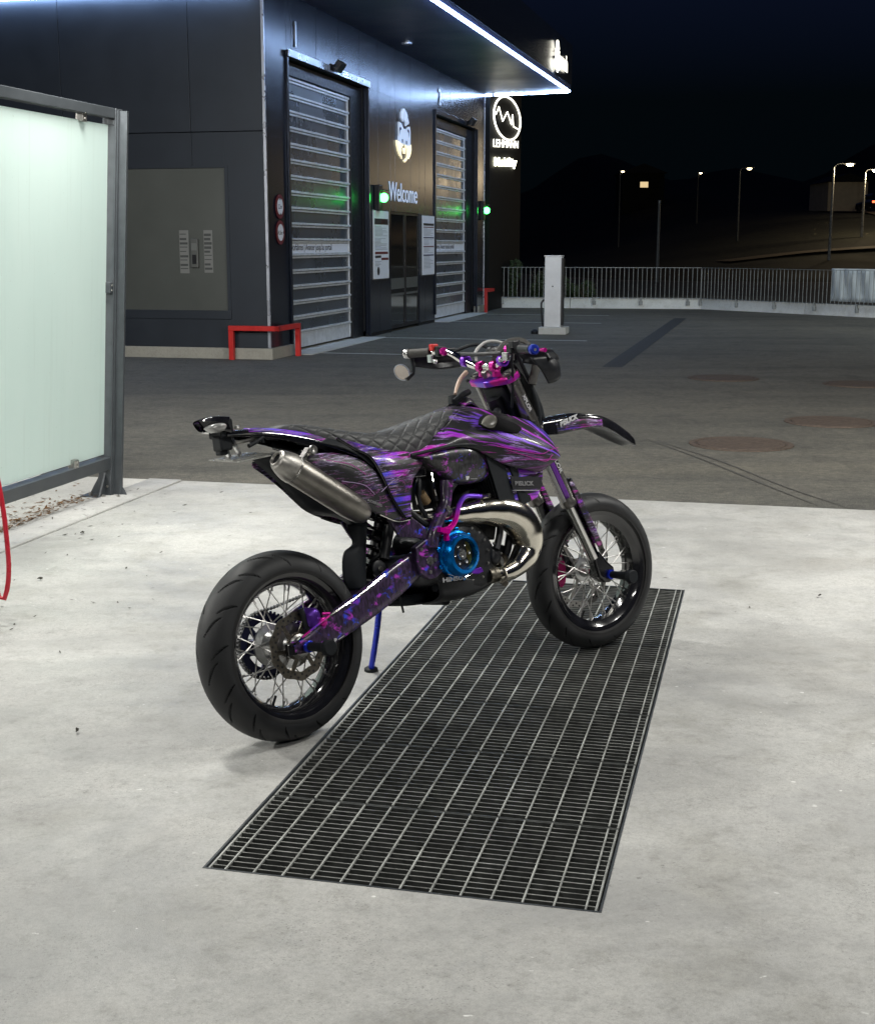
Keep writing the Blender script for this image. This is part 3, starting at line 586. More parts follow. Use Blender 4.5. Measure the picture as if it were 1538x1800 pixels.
# lettering and emblem on the front wall
def onwall(v, z, du=0.004): return lambda p: Vector((BU + du + p.z, v + p.x, z + p.y)) - Vector((BU, BV, 0))
text('welcome_lettering', 'Welcome', 0.50, M_SIGNW, onwall(24.56, 2.39, 0.008), bld, 0.004, 1.04, 0.0)
text('bay_number', '1', 0.52, M_TRIM, onwall(19.45, 4.40, 0.012), bld, 0.008)
text('bay_number', '2', 0.48, M_TRIM, onwall(28.35, 4.42, 0.012), bld, 0.008)
def emblem(sc, v, z, m1, m2, par, tf, d=0.03, wx=1.95):
    """animal head emblem: tuft, head with ears, side whiskers and muzzle. Coordinates in units of its height"""
    def P(pts, m, name='emblem'):
        q = MB(); q.poly([tf(Vector((v + x * sc * wx, z + y * sc, 0))) for x, y in pts], tf(Vector((0, 0, d))) - tf(Vector((0, 0, 0)))); return q.build(name, m, par, smooth=False)
    hw = 1.0
    o = P([(-.18, .48), (-.18, .72), (-.10, .70), (-.02, .615), (.02, .62), (.08, .605), (.18, .68), (.22, .69), (.24, .60), (.24, .33), (.14, .31), (.0, .335), (-.14, .34), (-.21, .36)], m1)
    P([(-.03, .745), (-.10, .80), (-.10, .90), (-.06, .97), (.00, .995), (.05, .97), (.0, .90), (-.01, .80)], m1); P([(.02, .78), (.02, .90), (.07, .96), (.12, .90), (.14, .86), (.10, .80), (.12, .72), (.08, .68), (.07, .74)], m1)
    P([(.14, .84), (.19, .76), (.16, .72), (.13, .77)], m1)
    P([(-.27, .375), (-.20, .345), (-.15, .345), (-.17, .24), (-.15, .10), (-.22, .19), (-.26, .29)], m2); P([(-.13, .33), (-.03, .32), (-.10, .24), (-.11, .14), (-.07, .05), (-.14, .12), (-.15, .22)], m2)
    P([(.27, .36), (.22, .33), (.17, .33), (.20, .24), (.18, .08), (.25, .17), (.28, .27)], m2); P([(.15, .32), (.04, .32), (.12, .24), (.13, .14), (.10, .05), (.16, .10), (.18, .20)], m2)
    P([(.0, .27), (-.03, .22), (.0, .16), (.035, .16), (.05, .22), (.04, .27)], m2); P([(-.01, .03), (.04, .05), (.10, .09), (.09, .04), (.04, .0)], m2)
    for (x, y) in ((-.075, .385), (.08, .375)):
        q = MB(); q.poly([tf(Vector((v + (x + a) * sc * wx, z + (y + c) * sc, d))) for a, c in ((-.012, -.035), (.018, -.035), (.018, .035), (-.012, .035))], tf(Vector((0, 0, d + 0.004))) - tf(Vector((0, 0, d)))); q.build('emblem_eye', M_INKB, o, smooth=False)
    for s_ in (-1, 1):
        q = MB(); q.poly([tf(Vector((v + x * s_ * sc * wx + (.02 * sc if s_ > 0 else 0), z + y * sc, d))) for x, y in ((.15, .64), (.10, .60), (.16, .56), (.17, .48), (.18, .60))], tf(Vector((0, 0, d + 0.004))) - tf(Vector((0, 0, d)))); q.build('emblem_ear', M_INKB, o, smooth=False)
emblem(0.98, 25.55, 3.12, M_SIGNW, M_SIGNY, bld, lambda p: Vector((BU + 0.005 + p.z, p.x * 1.0, p.y)) - Vector((BU, BV, 0)))
# sign mounted on the canopy fascia
FD = Vector((CU1 - (-4.98), 32.79 - 18.22, 0)).normalized()
sg = empty('lit_fascia_sign'); sg.location = S(CU1 - 0.06, 30.2, WH + 0.45); sg.rotation_euler = (0, 0, -SA)
tag(sg, 'glowing white sign with animal emblem and letters on the canopy edge', 'lit sign')
def fs(p): return Vector((0.09 + p.z, p.x, p.y))
emblem(0.66, 0.22, -0.30, M_SIGN, M_SIGN, sg, fs, 0.03, 1.6)
text('sign_lettering', 'wash', 0.46, M_SIGN, lambda p: fs(Vector((p.x + 0.62, p.y - 0.14, p.z + 0.02))), sg, 0.004, 1.15, 0.012)
q = MB(); q.box2((0.01, 0.1, -0.02), (0.09, 1.7, 0.02)); q.build('sign_rail', M_BLKPLAST, sg, smooth=False)
# pylon sign behind the hall
PYU, PYV = -6.75, 33.45
M_PYL = mat('pylon_black', (0.006, 0.006, 0.006), 0.7, spec=0.2)
py = site_thing('pylon_sign', PYU, PYV); tag(py, 'black pylon with glowing ring, letters ML and lit lines of text behind the hall', 'pylon sign')
q = MB(); q.box2((-0.25, -0.1, 0), (-0.02, 4.15, 5.55)); q.build('pylon_body', M_PYL, py, smooth=False, bevel=0.01)
def pyf(p): return Vector((0.02 + p.z, p.x, p.y))
q = MB(); q.tube([pyf(Vector((2.0 + 1.80 * math.cos(a * math.pi / 30), 4.75 + 0.04 * math.cos(a * math.pi / 30) + 0.52 * math.sin(a * math.pi / 30), 0))) for a in range(61)], 0.022, 8, 121, caps=False); q.build('sign_ring', M_SIGN, py)
q = MB()
mg = ((0.45, 4.72), (0.82, 4.93), (1.32, 4.63), (1.94, 4.91), (2.50, 4.64), (2.66, 4.90), (2.78, 4.62), (3.45, 4.60))
for p_, q_ in zip(mg, mg[1:]): q.tube([pyf(Vector((*p_, 0))), pyf(Vector((*q_, 0)))], 0.014, 8)
q.build('sign_monogram', M_SIGN, py)
text('sign_lettering', 'LEHMANN', 0.27, M_SIGN, lambda p: pyf(Vector((p.x + 0.12, p.y + 3.93 + p.x * 0.055, p.z))), py, 0.004, 2.7, 0.0)
text('sign_lettering', 'Mobility', 0.27, mat('bright_letter_glow', (1, 1, 0.8), 0.5, emit=(1.0, 0.97, 0.72), estr=9), lambda p: pyf(Vector((p.x + 0.32, p.y + 3.50 + p.x * 0.05, p.z))), py, 0.004, 3.35, 0.012)

# --- things on or by the building
def board(v0, v1, z0, z1, label, items):
    t = site_thing('poster_board', BU + 0.03, (v0 + v1) / 2, z0); tag(t, label, 'poster board', 'poster boards beside the glass door')
    W, H = v1 - v0, z1 - z0
    q = MB(); q.box2((-0.02, -W / 2, 0), (0.0, W / 2, H)); bd = q.build('panel', M_WHITE, t, smooth=False, bevel=0.003)
    q = MB(); q.box2((-0.027, -W / 2 - 0.02, -0.02), (-0.021, W / 2 + 0.02, H + 0.02)); q.build('backing', M_DARKFRAME, t, smooth=False)
    for (a, c, d_, e, m) in items:
        q = MB(); q.box2((0.0005, -W / 2 + a * W, H * (1 - d_)), (0.003, -W / 2 + c * W, H * (1 - e))); q.build('print_bar', m, t, smooth=False)
    return t, W, H
def lines(y0, y1, n, x0=0.08, x1=0.92): return [(x0, x0 + (x1 - x0) * random.uniform(0.35, 1), y0 + (y1 - y0) * i / n, y0 + (y1 - y0) * (i + 0.35) / n, M_INKG) for i in range(n)]
t, W, H = board(23.47, 24.45, 1.0, 2.19, 'white price poster with a black round stamp, left of the glass door', [(.05, .95, .115, .20, M_INK), (.48, .92, .12, .195, M_INKO), (.08, .92, .60, .635, M_INKR), (.08, .46, .655, .69, M_INK), (.48, .95, .69, .725, M_INKR)] + lines(.23, .38, 8) + lines(.40, .58, 9) + lines(.74, .82, 4, .08, .6))
q = MB(); q.lathe((0.0005, -W / 2 + 0.28 * W, H * 0.115), (1, 0, 0), [(0, 0.075 * 1.0), (0.003, 0.075), (0.003, 0.0001)], 20); q.build('round_stamp', M_INK, t, smooth=False)
board(26.97, 27.95, 1.0, 2.17, 'white notice poster ruled with dark bars, right of the glass door', [(.06, .94, .125, .165, M_INK), (.06, .94, .185, .20, M_INKR), (.06, .94, .36, .378, M_INKB), (.06, .94, .51, .528, M_INKR), (.06, .94, .655, .675, M_INKB)] + lines(.21, .35, 7) + lines(.40, .5, 5) + lines(.54, .64, 5) + lines(.69, .9, 9))
def signal(v, z, label, power):
    t = site_thing('signal_lamp', BU, v, z); tag(t, label, 'signal lamp', 'green signal lamps beside the doors')
    q = MB(); q.box2((0.0, -0.11, -0.22), (0.10, 0.11, 0.22)); h = q.build('housing', M_BLKPLAST, t, smooth=False, bevel=0.012)
    q = MB(); q.lathe((0.10, 0, 0.0), (1, 0, 0), [(0, 0.065), (0.03, 0.078), (0.06, 0.080), (0.09, 0.070), (0.115, 0.045), (0.125, 0.0001)], 20); q.build('green_lens', M_GREEN, t)
    q = MB(); q.box2((0.10, -0.11, 0.12), (0.20, 0.11, 0.135)); q.build('visor', M_BLKPLAST, t, smooth=False)
    l = bpy.data.lights.new('signal_light', 'POINT'); l.energy = power; l.color = (0.05, 1.0, 0.12); l.shadow_soft_size = 0.08
    o = bpy.data.objects.new('signal_light', l); COL.objects.link(o); o.location = S(BU + 0.38, v, z)
signal(23.72, 2.41, 'glowing green signal lamp between the first roller door and the word Welcome', 1.2); signal(32.72, 2.40, 'glowing green signal lamp at the far end of the hall wall', 1.2)
def roundsign(z, label, kind):
    t = site_thing('round_sign', BU + 0.006, 18.78, z); tag(t, label, 'round sign', 'round prohibition signs by the first door')
    q = MB(); q.lathe((0, 0, 0), (1, 0, 0), [(0, 0.17), (0.008, 0.17), (0.008, 0.0001)], 36); q.build('red_disc', mat('sign_red', (0.13, 0.008, 0.010), 0.7), t, smooth=False)
    q = MB(); q.lathe((0.009, 0, 0), (1, 0, 0), [(0, 0.118), (0.002, 0.118), (0.002, 0.0001)], 36); q.build('white_disc', M_WHITE, t, smooth=False)
    if kind == 'h':
        for s_ in (-1, 1): q = MB(); q.poly([(0.0125, -0.03, s_ * 0.118), (0.0125, 0.03, s_ * 0.118), (0.0125, 0, s_ * 0.085)], (0.001, 0, 0)); q.build('arrow', M_INK, t, smooth=False)
        text('limit', '2,2m', 0.09, M_INKB, lambda p: Vector((0.012 + p.z, p.x * 0.9 - 0.09, p.y - 0.03)), t, 0.0005)
    else:
        for s_ in (-1, 1): q = MB(); q.poly([(0.0125, s_ * 0.118, 0.03), (0.0125, s_ * 0.118, -0.03), (0.0125, s_ * 0.085, 0)], (0.001, 0, 0)); q.build('arrow', M_INK, t, smooth=False)
        text('limit', '2,3m', 0.08, M_INK, lambda p: Vector((0.012 + p.z, p.x * 0.9 - 0.085, p.y - 0.03)), t, 0.0005)
roundsign(2.13, 'upper round red and white limit sign beside the first roller door', 'h'); roundsign(1.77, 'lower round red and white limit sign beside the first roller door', 'w')
def flood(v, z, label):
    t = site_thing('floodlight', BU + 0.06, v, z); tag(t, label, 'floodlight', 'small floodlights above the doors')
    q = MB(); q.box((0.10, 0, 0.02), (0.10, 0.26, 0.17), Matrix.Rotation(R(35), 3, 'Y')); q.build('lamp_head', M_BLKPLAST, t, smooth=False, bevel=0.015)
    q = MB(); q.bar((0, -0.12, 0.0), (0.10, -0.16, 0.02), 0.02, 0.05); q.bar((0, 0.12, 0.0), (0.10, 0.16, 0.02), 0.02, 0.05); q.box2((-0.01, -0.17, -0.05), (0.005, 0.17, 0.05)); q.build('bracket', M_BLKPLAST, t, smooth=False)
flood(21.2, 4.30, 'small black floodlight on the head of the first roller door'); flood(31.0, 4.28, 'small black floodlight above the second roller door')
# notices seen in the side window
def notice(u0, u1, z0, z1, label, seed):
    t = site_thing('window_notice', (u0 + u1) / 2, BV + 0.028, z0); tag(t, label, 'notice', 'paper notices in the side window')
    W, H = u1 - u0, z1 - z0; q = MB(); q.box2((-W / 2, -0.004, 0), (W / 2, 0, H)); q.build('sheet', mat('dim_paper', (0.20, 0.205, 0.20), 0.6), t, smooth=False)
    rnd = random.Random(seed)
    for i in range(9):
        y = 0.08 + i * 0.1; q = MB(); q.box2((-W * 0.45, -0.006, H * (1 - y)), (W * rnd.uniform(0.2, 0.45), -0.0045, H * (1 - y - rnd.choice((0.02, 0.05, 0.06))))); q.build('print_bar', mat('dim_ink', (0.06, 0.065, 0.065), 0.6), t, smooth=False)
notice(-8.19, -8.05, 1.20, 1.80, 'narrow printed notice in the side window, the left one', 1); notice(-7.82, -7.69, 1.21, 1.80, 'narrow printed notice in the side window, the right one', 5)
t = site_thing('card_terminal', -7.95, BV + 0.026, 1.28); tag(t, 'small grey card terminal between the two notices in the side window', 'terminal')
q = MB(); q.box2((-0.055, -0.05, 0), (0.055, 0, 0.40)); q.build('case', mat('dim_grey_case', (0.10, 0.105, 0.10), 0.5), t, smooth=False, bevel=0.01); q = MB(); q.box2((-0.04, -0.053, 0.24), (0.04, -0.051, 0.34)); q.build('screen', mat('dim_screen', (0.16, 0.17, 0.165), 0.3), t, smooth=False); q = MB(); q.box2((-0.03, -0.053, 0.05), (0.03, -0.051, 0.18)); q.build('keypad', M_BLKPLAST, t, smooth=False)
# red guard rails
def guard(pts, label, h=0.48):
    t = site_thing('guard_rail', pts[0][0], pts[0][1]); tag(t, label, 'guard rail', 'red guard rails at the hall corners'); b0 = Vector((pts[0][0], pts[0][1], 0))
    for p in (pts[0], pts[-1]): q = MB(); a = Vector((p[0], p[1], 0)) - b0; q.box2(a + Vector((-0.035, -0.035, 0)), a + Vector((0.035, 0.035, h - 0.07))); q.build('post', M_RED, t, smooth=False, bevel=0.005)
    for a, c in zip(pts, pts[1:]):
        A = Vector((a[0], a[1], h - 0.035)) - b0; B = Vector((c[0], c[1], h - 0.035)) - b0; d = (B - A).normalized() * 0.035; q = MB(); q.bar(A - d, B + d, 0.07, 0.07); q.build('top_rail', M_RED, t, smooth=False, bevel=0.005)
guard([(-7.38, BV - 0.13), (BU + 0.16, BV - 0.13), (BU + 0.16, 19.02)], 'red square-tube guard rail wrapped around the near corner of the hall')
guard([(BU + 0.20, 32.45), (BU + 0.20, 33.3), (BU - 0.2, 33.3)], 'red guard rail at the far corner of the hall', 0.55)
# service pillar
t = site_thing('service_pillar', -3.83, 24.9); tag(t, 'pale grey metal service pillar on a concrete block in the yard', 'service pillar')
q = MB(); q.box2((-0.26, -0.2, 0), (0.24, 0.22, 0.13)); q.build('concrete_foot', M_CONC2, t, smooth=False, bevel=0.01)
q = MB(); q.box2((-0.17, -0.13, 0.13), (0.13, 0.13, 1.39)); q.build('cabinet', M_GALVP, t, smooth=False, bevel=0.01)
q = MB(); q.box2((-0.18, -0.14, 1.39), (0.14, 0.14, 1.41)); q.build('cap', M_GALVP, t, smooth=False)
q = MB(); q.lathe((-0.02, -0.131, 0.86), (0, -1, 0), [(0, 0.012), (0.005, 0.012), (0.005, 0.0001)], 14); q.build('lock', M_INK, t)
q = MB(); q.box2((0.134, -0.10, 0.16), (0.158, 0.11, 1.36)); q.build('side_door', M_BLKPLAST, t, smooth=False)  # dark sheet over the right side of the cabinet
q = MB(); q.tube([(-0.2, 0, 0.05), (-0.24, -0.02, 0.55), (-0.19, 0, 0.62)], 0.018, 8, 16); q.lathe((-0.34, -0.1, 0.0), (0, 0, 1), [(0, 0.07), (0.05, 0.075), (0.08, 0.04), (0.09, 0.0001)], 14); q.build('cable', M_BLKPLAST, t)

# ================================================================== FENCE on its low wall
FP = [Vector((-9.0, 37.4, 0)), Vector((-7.13, 35.9 * 1.0, 0)), ]
def Wp(x, y): return Vector((x, y, 0))
fpts = [Wp(-6.5, 37.2), Wp(1.35, 35.93), Wp(6.72, 34.97), Wp(9.78, 30.84), Wp(12.6, 27.0)]
for i, (a, c, lab, glab) in enumerate(((fpts[0], fpts[2], 'low pale concrete wall under the fence behind the yard', 'grey vertical-bar railing behind the pillar and the hall corner'), (fpts[2], fpts[4], 'low pale concrete wall running towards the camera at the right', 'grey vertical-bar railing at the right with a white tarpaulin behind'))):
    w_ = empty('low_wall', a); tag(w_, lab, 'low wall', 'low concrete walls under the railing'); d = (c - a); L = d.length; u_ = d.normalized(); nrm = Vector((u_.y, -u_.x, 0))
    q = MB(); n = int(L / 3.0)
    for k in range(n):
        A = u_ * (L * k / n + 0.006) ; B = u_ * (L * (k + 1) / n - 0.006); q.bar(A + Vector((0, 0, 0.12)), B + Vector((0, 0, 0.12)), 0.25, 0.27)
    q.build('wall_blocks', M_CONCF, w_, smooth=False, bevel=0.006)
    f_ = empty('railing', a + nrm * 0.16 + Vector((0, 0, 0.1))); tag(f_, glab, 'railing', 'steel railings around the yard')
    q = MB(); q.bar(Vector((0, 0, 0.93)), u_ * L + Vector((0, 0, 0.93)), 0.04, 0.012); q.bar(Vector((0, 0, 0.17)), u_ * L + Vector((0, 0, 0.17)), 0.04, 0.012); q.build('rails', M_FENCE, f_, smooth=False)
    q = MB(); nb = int(L / 0.113)
    for k in range(nb): p = u_ * (L * (k + 0.5) / nb); q.bar(p + Vector((0, 0, 0.17)), p + Vector((0, 0, 0.925)), 0.011, 0.011)
    q.build('bars', M_FENCE, f_, smooth=False)
    for k in range(int(L / 1.15) + 1):
        p = u_ * min(L, 0.05 + k * 1.18); q = MB(); q.bar(p + Vector((0, 0, 0.0)), p + Vector((0, 0, 0.18)), 0.05, 0.03); q.box(p + Vector((0, 0, 0.04)) - nrm * 0.02, (0.09, 0.04, 0.10)); q.build('bracket', M_FENCE, f_, smooth=False)
# tarpaulin behind the railing
t = empty('tarpaulin', (8.82, 31.88, 0.25)); tag(t, 'white creased tarpaulin hung behind the railing at the right edge', 'tarpaulin')
q = MB(); ud = (fpts[3] - fpts[2]).normalized(); rows = []
for j in range(7):
    rows.append([ud * (0.06 * i) + Vector((0.22 * ud.y * -0 - 0.0, 0, 0)) + Vector((0.30, 0.22, 0.06 + j * 0.125)) + Vector((0.8, 0.6, 0)) * (0.018 * math.sin(i * 0.9 + j * 0.6) + 0.012 * math.sin(i * 2.3)) for i in range(75)])
g = [[q.v(p) for p in r_] for r_ in rows]
for j in range(6):
    for i in range(74): q.f((g[j][i], g[j][i + 1], g[j + 1][i + 1], g[j + 1][i]))
q.build('cloth', M_TARP, t, solid=0.004)
# bushes behind the railing, trees beyond
def leaves(b, c, r_, n, sz, rnd):
    for _ in range(n):
        d = Vector((rnd.gauss(0, 1), rnd.gauss(0, 1), rnd.gauss(0, 1))).normalized() * (rnd.random() ** 0.45); p = Vector(c) + Vector((d.x * r_[0], d.y * r_[1], d.z * r_[2]))
        a = Vector((rnd.gauss(0, 1), rnd.gauss(0, 1), rnd.gauss(0, 1))).normalized(); e = a.orthogonal().normalized(); s_ = sz * rnd.uniform(0.6, 1.4)
        b.f([b.v(p - a * s_), b.v(p + e * s_ * 0.45), b.v(p + a * s_), b.v(p - e * s_ * 0.45)])
def bush(x, y, h, w, label, seed):
    rnd = random.Random(seed); t = empty('bush', (x, y, 0)); tag(t, label, 'bush', 'bushes behind the railing')
    q = MB()
    for k in range(9): leaves(q, (rnd.uniform(-w, w) * 0.7, rnd.uniform(-0.3, 0.3), h * rnd.uniform(0.2, 0.8)), (w * 0.4, 0.35, h * 0.28), 260, 0.05, rnd)
    q.build('foliage', M_LEAFG, t, smooth=False)
    q = MB()
    for k in range(7): a = rnd.uniform(0, 6.28); q.tube([(0, 0, 0), (math.cos(a) * w * 0.3, math.sin(a) * 0.2, h * 0.5), (math.cos(a) * w * 0.7, math.sin(a) * 0.3, h * 0.95)], [0.02, 0.006], 6, 6)
    q.build('stems', M_BARK, t)
bush(1.75, 36.9, 1.25, 0.55, 'leafy bush behind the railing right beside the hall corner', 3); bush(2.9, 37.2, 0.95, 0.6, 'low leafy bush behind the railing, between hall corner and pillar', 4); bush(3.9, 37.3, 0.6, 0.5, 'lowest small bush behind the railing near the pillar', 5)
# street lamps
def lamp(x, y, z, label, arm=0.9, pole=True, glow=1.0, power=0):
    g0 = hill_h(x, y) if y > 58 else 0; t = empty('street_lamp', (x, y, g0)); tag(t, label, 'street lamp', 'street lamps beyond the yard'); H = z - g0
    q = MB(); q.tube([(-arm, 0, 0), (-arm, 0, H * 0.6), (-arm, 0, H - 0.12)], [0.09, 0.05], 10, 10); q.build('pole', M_DARKFRAME if power == 0 else M_GALV, t)  # poles of unpowered lamps painted dark in place of night shade
    q = MB(); q.tube([(-arm, 0, H - 0.14), (-arm * 0.75, 0, H + 0.05), (0, 0, H + 0.09)], 0.03, 8, 12); q.build('arm', M_DARKFRAME, t)
    q = MB(); q.box((0.1, 0, H + 0.09), (0.62, 0.24, 0.08)); q.build('lamp_head', M_DARKFRAME, t, smooth=False, bevel=0.02)
    q = MB(); q.lathe((0.1, 0, H + 0.05), (0, 0, -1), [(0, 0.16 * glow), (0.07 * glow, 0.13 * glow), (0.11 * glow, 0.0001)], 16); q.build('lit_bowl', M_SODIUM, t)
    if power:
        l = bpy.data.lights.new('street_light', 'POINT'); l.energy = power; l.color = (1, 0.78, 0.48); l.shadow_soft_size = 0.15
        o = bpy.data.objects.new('street_light', l); COL.objects.link(o); o.location = (x + 0.1, y, z - 0.3)
lamp(14.38, 110, 7.19, 'small far street lamp, first from the left', 0.1, glow=0.8); lamp(22.35, 120, 7.56, 'small far street lamp, second from the left', 0.1, glow=0.8)
lamp(19.85, 90, 6.35, 'street lamp with a short lit arm, third from the left', 0.5, glow=1.0); lamp(21.87, 75, 5.77, 'large bright street lamp on a pale pole near the right edge', 0.75, glow=1.2, power=160)
lamp(26.35, 85, 5.99, 'street lamp at the right edge beside the climbing road', 0.5, glow=1.1, power=420); lamp(31.0, 97, 9.0, 'tiny high street lamp just above the large bright one', 0.3, glow=1.0, power=260)
t = empty('lighting_mast', (9.5, 60, hill_h(9.5, 60))); tag(t, 'thin unlit grey pole standing in the dark beyond the railing', 'pole'); q = MB(); q.tube([(0, 0, 0), (0, 0, 1.6), (0, 0, 3.4)], [0.08, 0.05], 8, 6); q.build('pole', M_FENCE, t); q = MB(); q.lathe((0, 0, 3.4), (0, 0, 1), [(0, 0.07), (0.1, 0.07), (0.13, 0.0001)], 10); q.build('cap', M_FENCE, t)
# far buildings
def house(x, y, w, d, h, label, m, lit):
    t = empty('house', (x, y, hill_h(x, y))); tag(t, label, 'house', 'houses far beyond the yard')
    q = MB(); q.box2((-w / 2, 0, -0.5), (w / 2, d, h)); q.build('wall', m, t, smooth=False)
    q = MB(); q.poly([(-w / 2 - 0.3, -0.3, h), (w / 2 + 0.3, -0.3, h), (0, -0.3, h + w * 0.22)], (0, d + 0.6, 0)); q.build('roof', M_BLKMATT, t, smooth=False)
    for i, (a, z) in enumerate(lit):
        q = MB(); q.box2((a - 0.4, -0.02, z), (a + 0.4, 0.0, z + 0.55)); q.build('window', mat('lit_window', (1, 0.9, 0.7), 0.5, emit=(1, 0.75, 0.4), estr=0.8), t, smooth=False)
house(20.5, 140, 4.2, 5, 8.6 - hill_h(20.5, 140), 'far house in the dark with one lit window', M_SOIL, [(0.1, 7.2 - hill_h(20.5, 140))])
house(35.4, 121, 3.4, 6, 6.9 - hill_h(35.4, 121), 'pale house wall caught by lamp light behind the bright street lamp', M_HOUSE, [])
# far car
t = empty('car', (34.6, 109, hill_h(34.6, 109) + 0.12)); tag(t, 'car with glowing red rear lamps driving up the hill road', 'car')
q = MB(); q.patch([[(-0.85, 0, 0.3), (-0.85, 1.5, 0.3), (-0.8, 4.1, 0.35)], [(-0.88, -0.05, 0.75), (-0.88, 1.5, 0.8), (-0.8, 4.2, 0.7)], [(-0.7, 0.1, 1.0), (-0.7, 1.5, 0.98), (-0.7, 4.1, 0.8)], [(0.7, 0.1, 1.0), (0.7, 1.5, 0.98), (0.7, 4.1, 0.8)], [(0.88, -0.05, 0.75), (0.88, 1.5, 0.8), (0.8, 4.2, 0.7)], [(0.85, 0, 0.3), (0.85, 1.5, 0.3), (0.8, 4.1, 0.35)]], 16, 26); q.box2((-0.86, 0.0, 0.28), (0.86, 4.1, 0.6)); q.build('body', M_BLKGLOSS, t)
q = MB(); q.patch([[(-0.7, 0.2, 0.98), (-0.7, 2.9, 0.95)], [(-0.58, 0.6, 1.42), (-0.58, 2.1, 1.42)], [(0.58, 0.6, 1.42), (0.58, 2.1, 1.42)], [(0.7, 0.2, 0.98), (0.7, 2.9, 0.95)]], 12, 18); q.build('cabin', M_DGLASS, t)
for x in (-0.62, 0.62): q = MB(); q.box((x, -0.04, 0.78), (0.34, 0.06, 0.16)); q.build('rear_lamp', M_TAILGL, t, smooth=False, bevel=0.02)
for x in (-0.8, 0.8):
    for y in (0.75, 3.3): q = MB(); q.lathe((x - 0.1, y, 0.31), (1, 0, 0), [(0, 0.1), (0, 0.31), (0.2, 0.31), (0.2, 0.1)], 18); q.build('wheel', M_RUBBER, t)

# ================================================================== FROSTED GLASS SCREEN
PU, PV = -4.12, 7.96
sc = site_thing('glass_screen', PU, PV); tag(sc, 'frosted mint glass splash screen in a dark steel frame at the left edge', 'glass screen')
sc.rotation_euler = Euler = (Matrix.Rotation(-SA, 3, 'Z') @ Matrix.Rotation(R(3.7), 3, 'Y')).to_euler()
LN = -3.2
q = MB(); q.box2((-0.045, -0.045, 0.01), (0.045, 0.045, 2.42)); q.build('post', M_DARKFRAME, sc, smooth=False, bevel=0.004)
q = MB(); q.box2((0.05, -0.01, 0.02), (0.10, 0.01, 2.41)); q.box2((0.045, -0.03, 0.02), (0.052, 0.03, 2.41)); q.build('post_flange', M_DARKFRAME, sc, smooth=False)
q = MB(); q.box2((-0.04, LN - 0.08, 0.01), (0.04, LN, 2.42)); q.build('post', M_DARKFRAME, sc, smooth=False, bevel=0.004)
q = MB(); q.box2((-0.04, LN, 2.36), (0.04, -0.046, 2.42)); q.build('top_bar', M_DARKFRAME, sc, smooth=False, bevel=0.004)
q = MB(); q.box2((-0.04, LN, 0.19), (0.04, -0.046, 0.265)); q.build('bottom_bar', M_DARKFRAME, sc, smooth=False, bevel=0.004)
q = MB(); q.box2((-0.005, LN + 0.03, 0.285), (0.005, -0.07, 2.32)); q.build('glass_pane', M_FROST, sc, smooth=False, bevel=0.002)
for (y, z, dy, dz) in ((-0.42, 2.345, 0.05, 0.07), (-0.035, 2.345, 0.03, 0.05), (-0.48, 0.285, 0.05, 0.06), (-2.4, 2.345, 0.05, 0.07), (-2.4, 0.285, 0.05, 0.06), (-0.055, 1.34, 0.045, 0.07)):
    q = MB(); q.box((0.012, y, z), (0.05, dy, dz)); c_ = q.build('clamp', M_STEEL if abs(y) > 0.1 else M_DARKFRAME, sc, smooth=False, bevel=0.006)
    q = MB()
    for s_ in (-1, 1): q.lathe((0.037, y, z + s_ * dz * 0.22), (1, 0, 0), [(0, 0.006), (0.004, 0.005), (0.004, 0.0001)], 10)
    q.build('screw', M_STEEL, c_)
q = MB(); q.box2((-0.13, -0.13, -0.004), (0.15, 0.12, 0.012)); q.build('foot_plate', M_DARKFRAME, sc, smooth=False, bevel=0.003)
q = MB()
for (a, c) in (((0.045, 0), (0.14, 0)), ((-0.045, 0), (-0.12, 0)), ((0, 0.045), (0, 0.11)), ((0, -0.045), (0, -0.12))):
    dx, dy = (0.0, 0.006) if a[1] == 0 and c[1] == 0 else (0.006, 0.0)
    q.poly([(a[0] - dx, a[1] - dy, 0.012), (c[0] - dx, c[1] - dy, 0.012), (a[0] - dx, a[1] - dy, 0.16)], (2 * dx, 2 * dy, 0))
q.build('gusset', M_DARKFRAME, sc, smooth=False)
for (x, y) in ((0.02, -0.1), (0.1, -0.06), (-0.08, -0.08)): q = MB(); q.lathe((x, y, 0.012), (0, 0, 1), [(0, 0.014), (0.014, 0.014), (0.02, 0.008), (0.02, 0.0001)], 6); q.build('anchor_bolt', M_STEEL, sc, smooth=False)
for (x, z) in ((-0.012, 0.075), (0.02, 0.075)): q = MB(); q.lathe((x, -0.047, z), (0, -1, 0), [(0, 0.009), (0.006, 0.008), (0.009, 0.0001)], 12); q.build('bolt_head', M_STEEL, sc)
# dry leaves under the screen and scattered grit
def litter(name, label, cat, spots, m, rnd, sz):
    q = SM()
    for (u, v, z) in spots:
        a = rnd.uniform(0, 6.28); l_ = sz * rnd.uniform(0.4, 1.5); w_ = l_ * rnd.uniform(0.12, 0.4); tl = rnd.uniform(0, 0.5) * l_
        d = Vector((math.cos(a), math.sin(a), 0)); e = Vector((-d.y, d.x, 0)); p = Vector((u, v, z + 0.003))
        q.f([q.v(p - d * l_), q.v(p + e * w_ + Vector((0, 0, tl * 0.5))), q.v(p + d * l_ + Vector((0, 0, tl))), q.v(p - e * w_)])
    o = stuff(q.build(name, m, smooth=False)); tag(o, label, cat); return o
rnd = random.Random(11)
sp = []
for _ in range(850):
    s_ = rnd.random() ** 0.8; v = 7.95 - 2.6 * s_; sp.append((-4.15 - abs(rnd.gauss(0, 0.10)), v + rnd.gauss(0, 0.05), 0.012))
